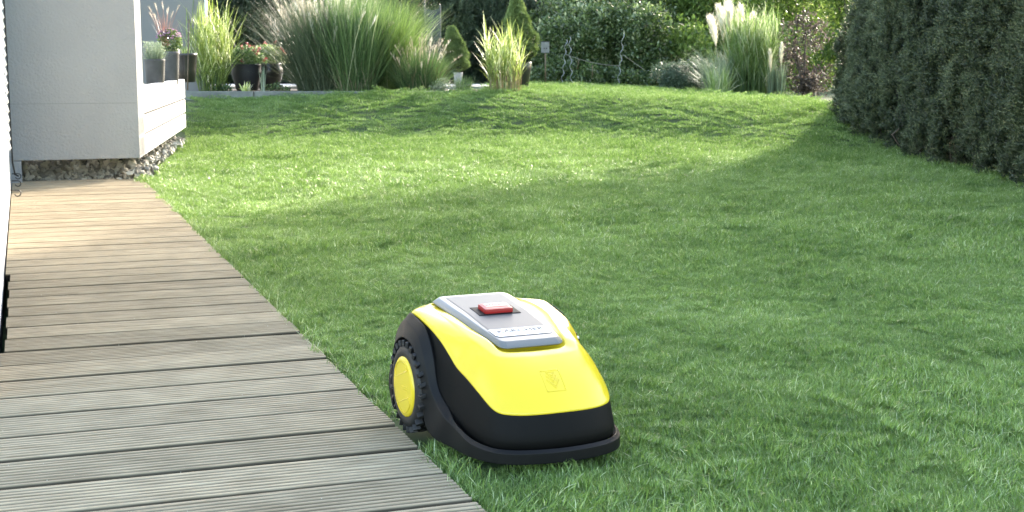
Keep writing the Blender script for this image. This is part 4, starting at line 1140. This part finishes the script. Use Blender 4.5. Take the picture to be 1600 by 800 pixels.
def few(h0):
    g_ = blades(40, .04, .12, .4, .7, .008, 58, .8, cvm=.3); g_.V = [(v[0], v[1], v[2] + h0 - .02) for v in g_.V]; return [('foliage', g_, M_dec1)]
flower_pot('dark pot with sparse trailing leaves at the far end of the parapet', 290, 128, 11.5, taper(.08, .10, .24), M_potd, few)
# thin garden stake beside the parapet (its shadow falls on the boards)
tag(tube('garden_cane', [at(293, 141, 10.9), at(295, 30, 10.9)], .006, M_stem), 'thin dark cane standing at the end of the white parapet', 'cane')
# --- flower bowls in the bed
def redfol(w_, hh, seed):
    def f(h0):
        r = np.random.default_rng(seed); g_ = Geo(); f_ = Geo(); b_ = blades(120, .08, .26, .5, .75, .006, seed + 1, 1.0, cvm=.5); b_.V = [(v[0], v[1], v[2] + h0 - .02) for v in b_.V]
        for k in range(1500):
            d = r.normal(0, 1, 3); d /= np.linalg.norm(d); d[2] = abs(d[2]) * 1.0 - .25; c = d * [w_, w_ * .8, hh] * r.uniform(.3, 1.05) ** .6 + [0, 0, h0 + .05]
            leaf_geo(g_, c, d + r.normal(0, .6, 3), r.normal(0, 1, 3), .032, .017, float(r.uniform(.1, 1)))
        for k in range(20):
            d = r.normal(0, 1, 3); d /= np.linalg.norm(d); d[2] = abs(d[2]) * 1.1 - .15; c = d * [w_, w_ * .85, hh] * r.uniform(.85, 1.1) + [0, 0, h0 + .05]
            for j in range(12):
                leaf_geo(f_, c + r.normal(0, .006, 3), r.normal(0, 1, 3), r.normal(0, 1, 3), .017, .013, float(r.uniform(.1, 1)))
        return [('foliage', g_, M_lime if seed % 2 else M_misc), ('flowers', f_, M_redfl), ('leaves', b_, M_misc)]
    return f
bowl = lambda r0, rm, r1, h: [(r0, 0), (r0 * 1.15, .02), (rm * .85, h * .35), (rm, h * .62), (rm * .97, h * .82), (r1, h * .95), (r1 * 1.03, h), (r1 * .9, h)]
flower_pot('matt black bowl of red flowers half hidden by the zebra grass', 386, 134, 14.1, bowl(.10, .155, .15, .27), simple('matt_black_pot', (.010, .010, .010), .7), redfol(.19, .17, 62), BZ)
flower_pot('round glossy brown-black urn of red and salmon flowers beside the maiden grass', 420, 134, 14.5, bowl(.09, .155, .13, .28), M_potd, redfol(.20, .18, 65), BZ)
r_ = clump('primrose', 'small rosette of broad yellow-green leaves in front of the black bowl', 'plant', 384, 13.6, [('foliage', blades(26, .03, .11, .4, .7, .030, 70, .5, segs=4, cvm=.8), M_var)], BZ)
clump('iris', 'upright fan of pale sword leaves in front of the glossy urn', 'plant', 411, 13.6, [('leaves', blades(22, .02, .27, .5, .08, .014, 71, .1, cvm=.9), M_silver)], BZ)
for k, (px, lab) in enumerate(((350, 'sprawling small leafy plant at the kerb below the black bowl'), (432, 'small leafy weed at the kerb below the glossy urn'), (690, 'pale tangled groundcover right of the tawny fountain grass'))):
    bush('ground_plant', lab, 'plant', px, 13.7, .22, .07 if k < 2 else .14, BZ, M_dec1, 45 if k < 2 else 90, tw_low if k < 2 else tw_sil, trunk=False, seed=90 + k, lumps=5, sc=(.4, .7))

# --- dark mesh windbreak behind the lime grass
M_net = simple('dark_mesh_cloth', (.045, .05, .055), .8, noise=.2, nscale=40)
wb = empty('windbreak', at(672, 60, 16.5)); tag(wb, 'dark cloth windbreak on posts above the tawny grass', 'screen')
a_, b2 = at(664, 40, 16.5), at(688, 40, 16.5)
V = []; Fc = []
for i in range(13):
    f = i / 12; x = a_.x + (b2.x - a_.x) * f; y = a_.y + .012 * math.sin(f * 9); zt_ = at(0, 12, 16.5).z - .03 * math.sin(PI * f)
    V += [(x, y, .38), (x, y, zt_ * .7), (x, y + .004, zt_)]
for i in range(12):
    for k in range(2): Fc.append((i * 3 + k, i * 3 + 3 + k, i * 3 + 4 + k, i * 3 + 1 + k))
o = par(mesh_obj('cloth', V, Fc, M_net, smooth=True), wb); sm = o.modifiers.new('s', 'SOLIDIFY'); sm.thickness = .003
for p_, hgt in ((a_, at(0, -20, 16.5).z), (b2, at(0, 7, 16.5).z)):
    par(tube('post', [(p_.x, p_.y, .36), (p_.x, p_.y, hgt)], .009, M_potg), wb)
# --- sign on a post
sp = at(852, 74, 17.0); sg = empty('signboard', (sp.x, sp.y, .36)); tag(sg, 'small grey board on a thin post among the shrubs', 'sign')
par(box('board', (sp.x, sp.y, sp.z), (.10, .015, .135), simple('weathered_board', (.20, .20, .185), .8, noise=.2, nscale=30), None, None, .003), sg)
par(tube('post', [(sp.x + .005, sp.y + .015, .34), (sp.x, sp.y + .015, sp.z)], .009, M_straw), sg)
for dx in (-.012, .016): par(box('mark', (sp.x + dx, sp.y - .009, sp.z - .012), (.014, .003, .014), M_dark, None), sg)
par(box('top_rail', (sp.x, sp.y, sp.z + .071), (.108, .022, .008), M_dark, None), sg)
# --- twisted plant stakes and ropes
M_galv = simple('galvanised_steel', (.34, .35, .34), .5, metal=.4)
def spiral(pxt, pyt, pxb, Y, label, amp=.014):
    a, b = at(pxt, pyt, Y), at(pxb, 130, Y); pts = []
    for f in np.linspace(0, 1, 60):
        p = b.lerp(a, f); q = f * 2 * PI * 4.2; pts.append(p + Vector((math.cos(q) * amp, math.sin(q) * amp, 0)))
    tag(tube('spiral_stake', pts, .0038, M_galv), label, 'plant stake', 'twisted steel plant stakes in the border')
spiral(885, 62, 878, 17.2, 'twisted steel stake leaning right, leftmost of the three')
spiral(890, 57, 893, 17.2, 'upright twisted steel stake just right of the leaning one')
spiral(974, 52, 966, 17.2, 'twisted steel stake standing apart on the right, tied with the rope')
rope = simple('jute_rope', (.27, .25, .20), .9)
def cord(p, q, lab, sag=.03):
    a, b = at(*p, 17.15), at(*q, 17.15); tag(tube('rope', [a.lerp(b, f) - Vector((0, 0, sag * 4 * f * (1 - f))) for f in np.linspace(0, 1, 12)], .0035, rope, n=5), lab, 'rope')
cord((884, 85), (968, 103), 'pale rope strung between the twisted stakes')
cord((974, 86), (1008, 110), 'short rope slanting down right from the right stake', .0)
tag(tube('dry_stalk', [at(902, 108, 17.1), at(905, 92, 17.1)], .005, M_straw), 'short dry stalk right of the left stakes', 'stalk')
tag(tube('dry_stalk', [at(925, 122, 17.1), at(926, 102, 17.1)], .005, M_straw), 'short dry stalk below the rope middle', 'stalk')
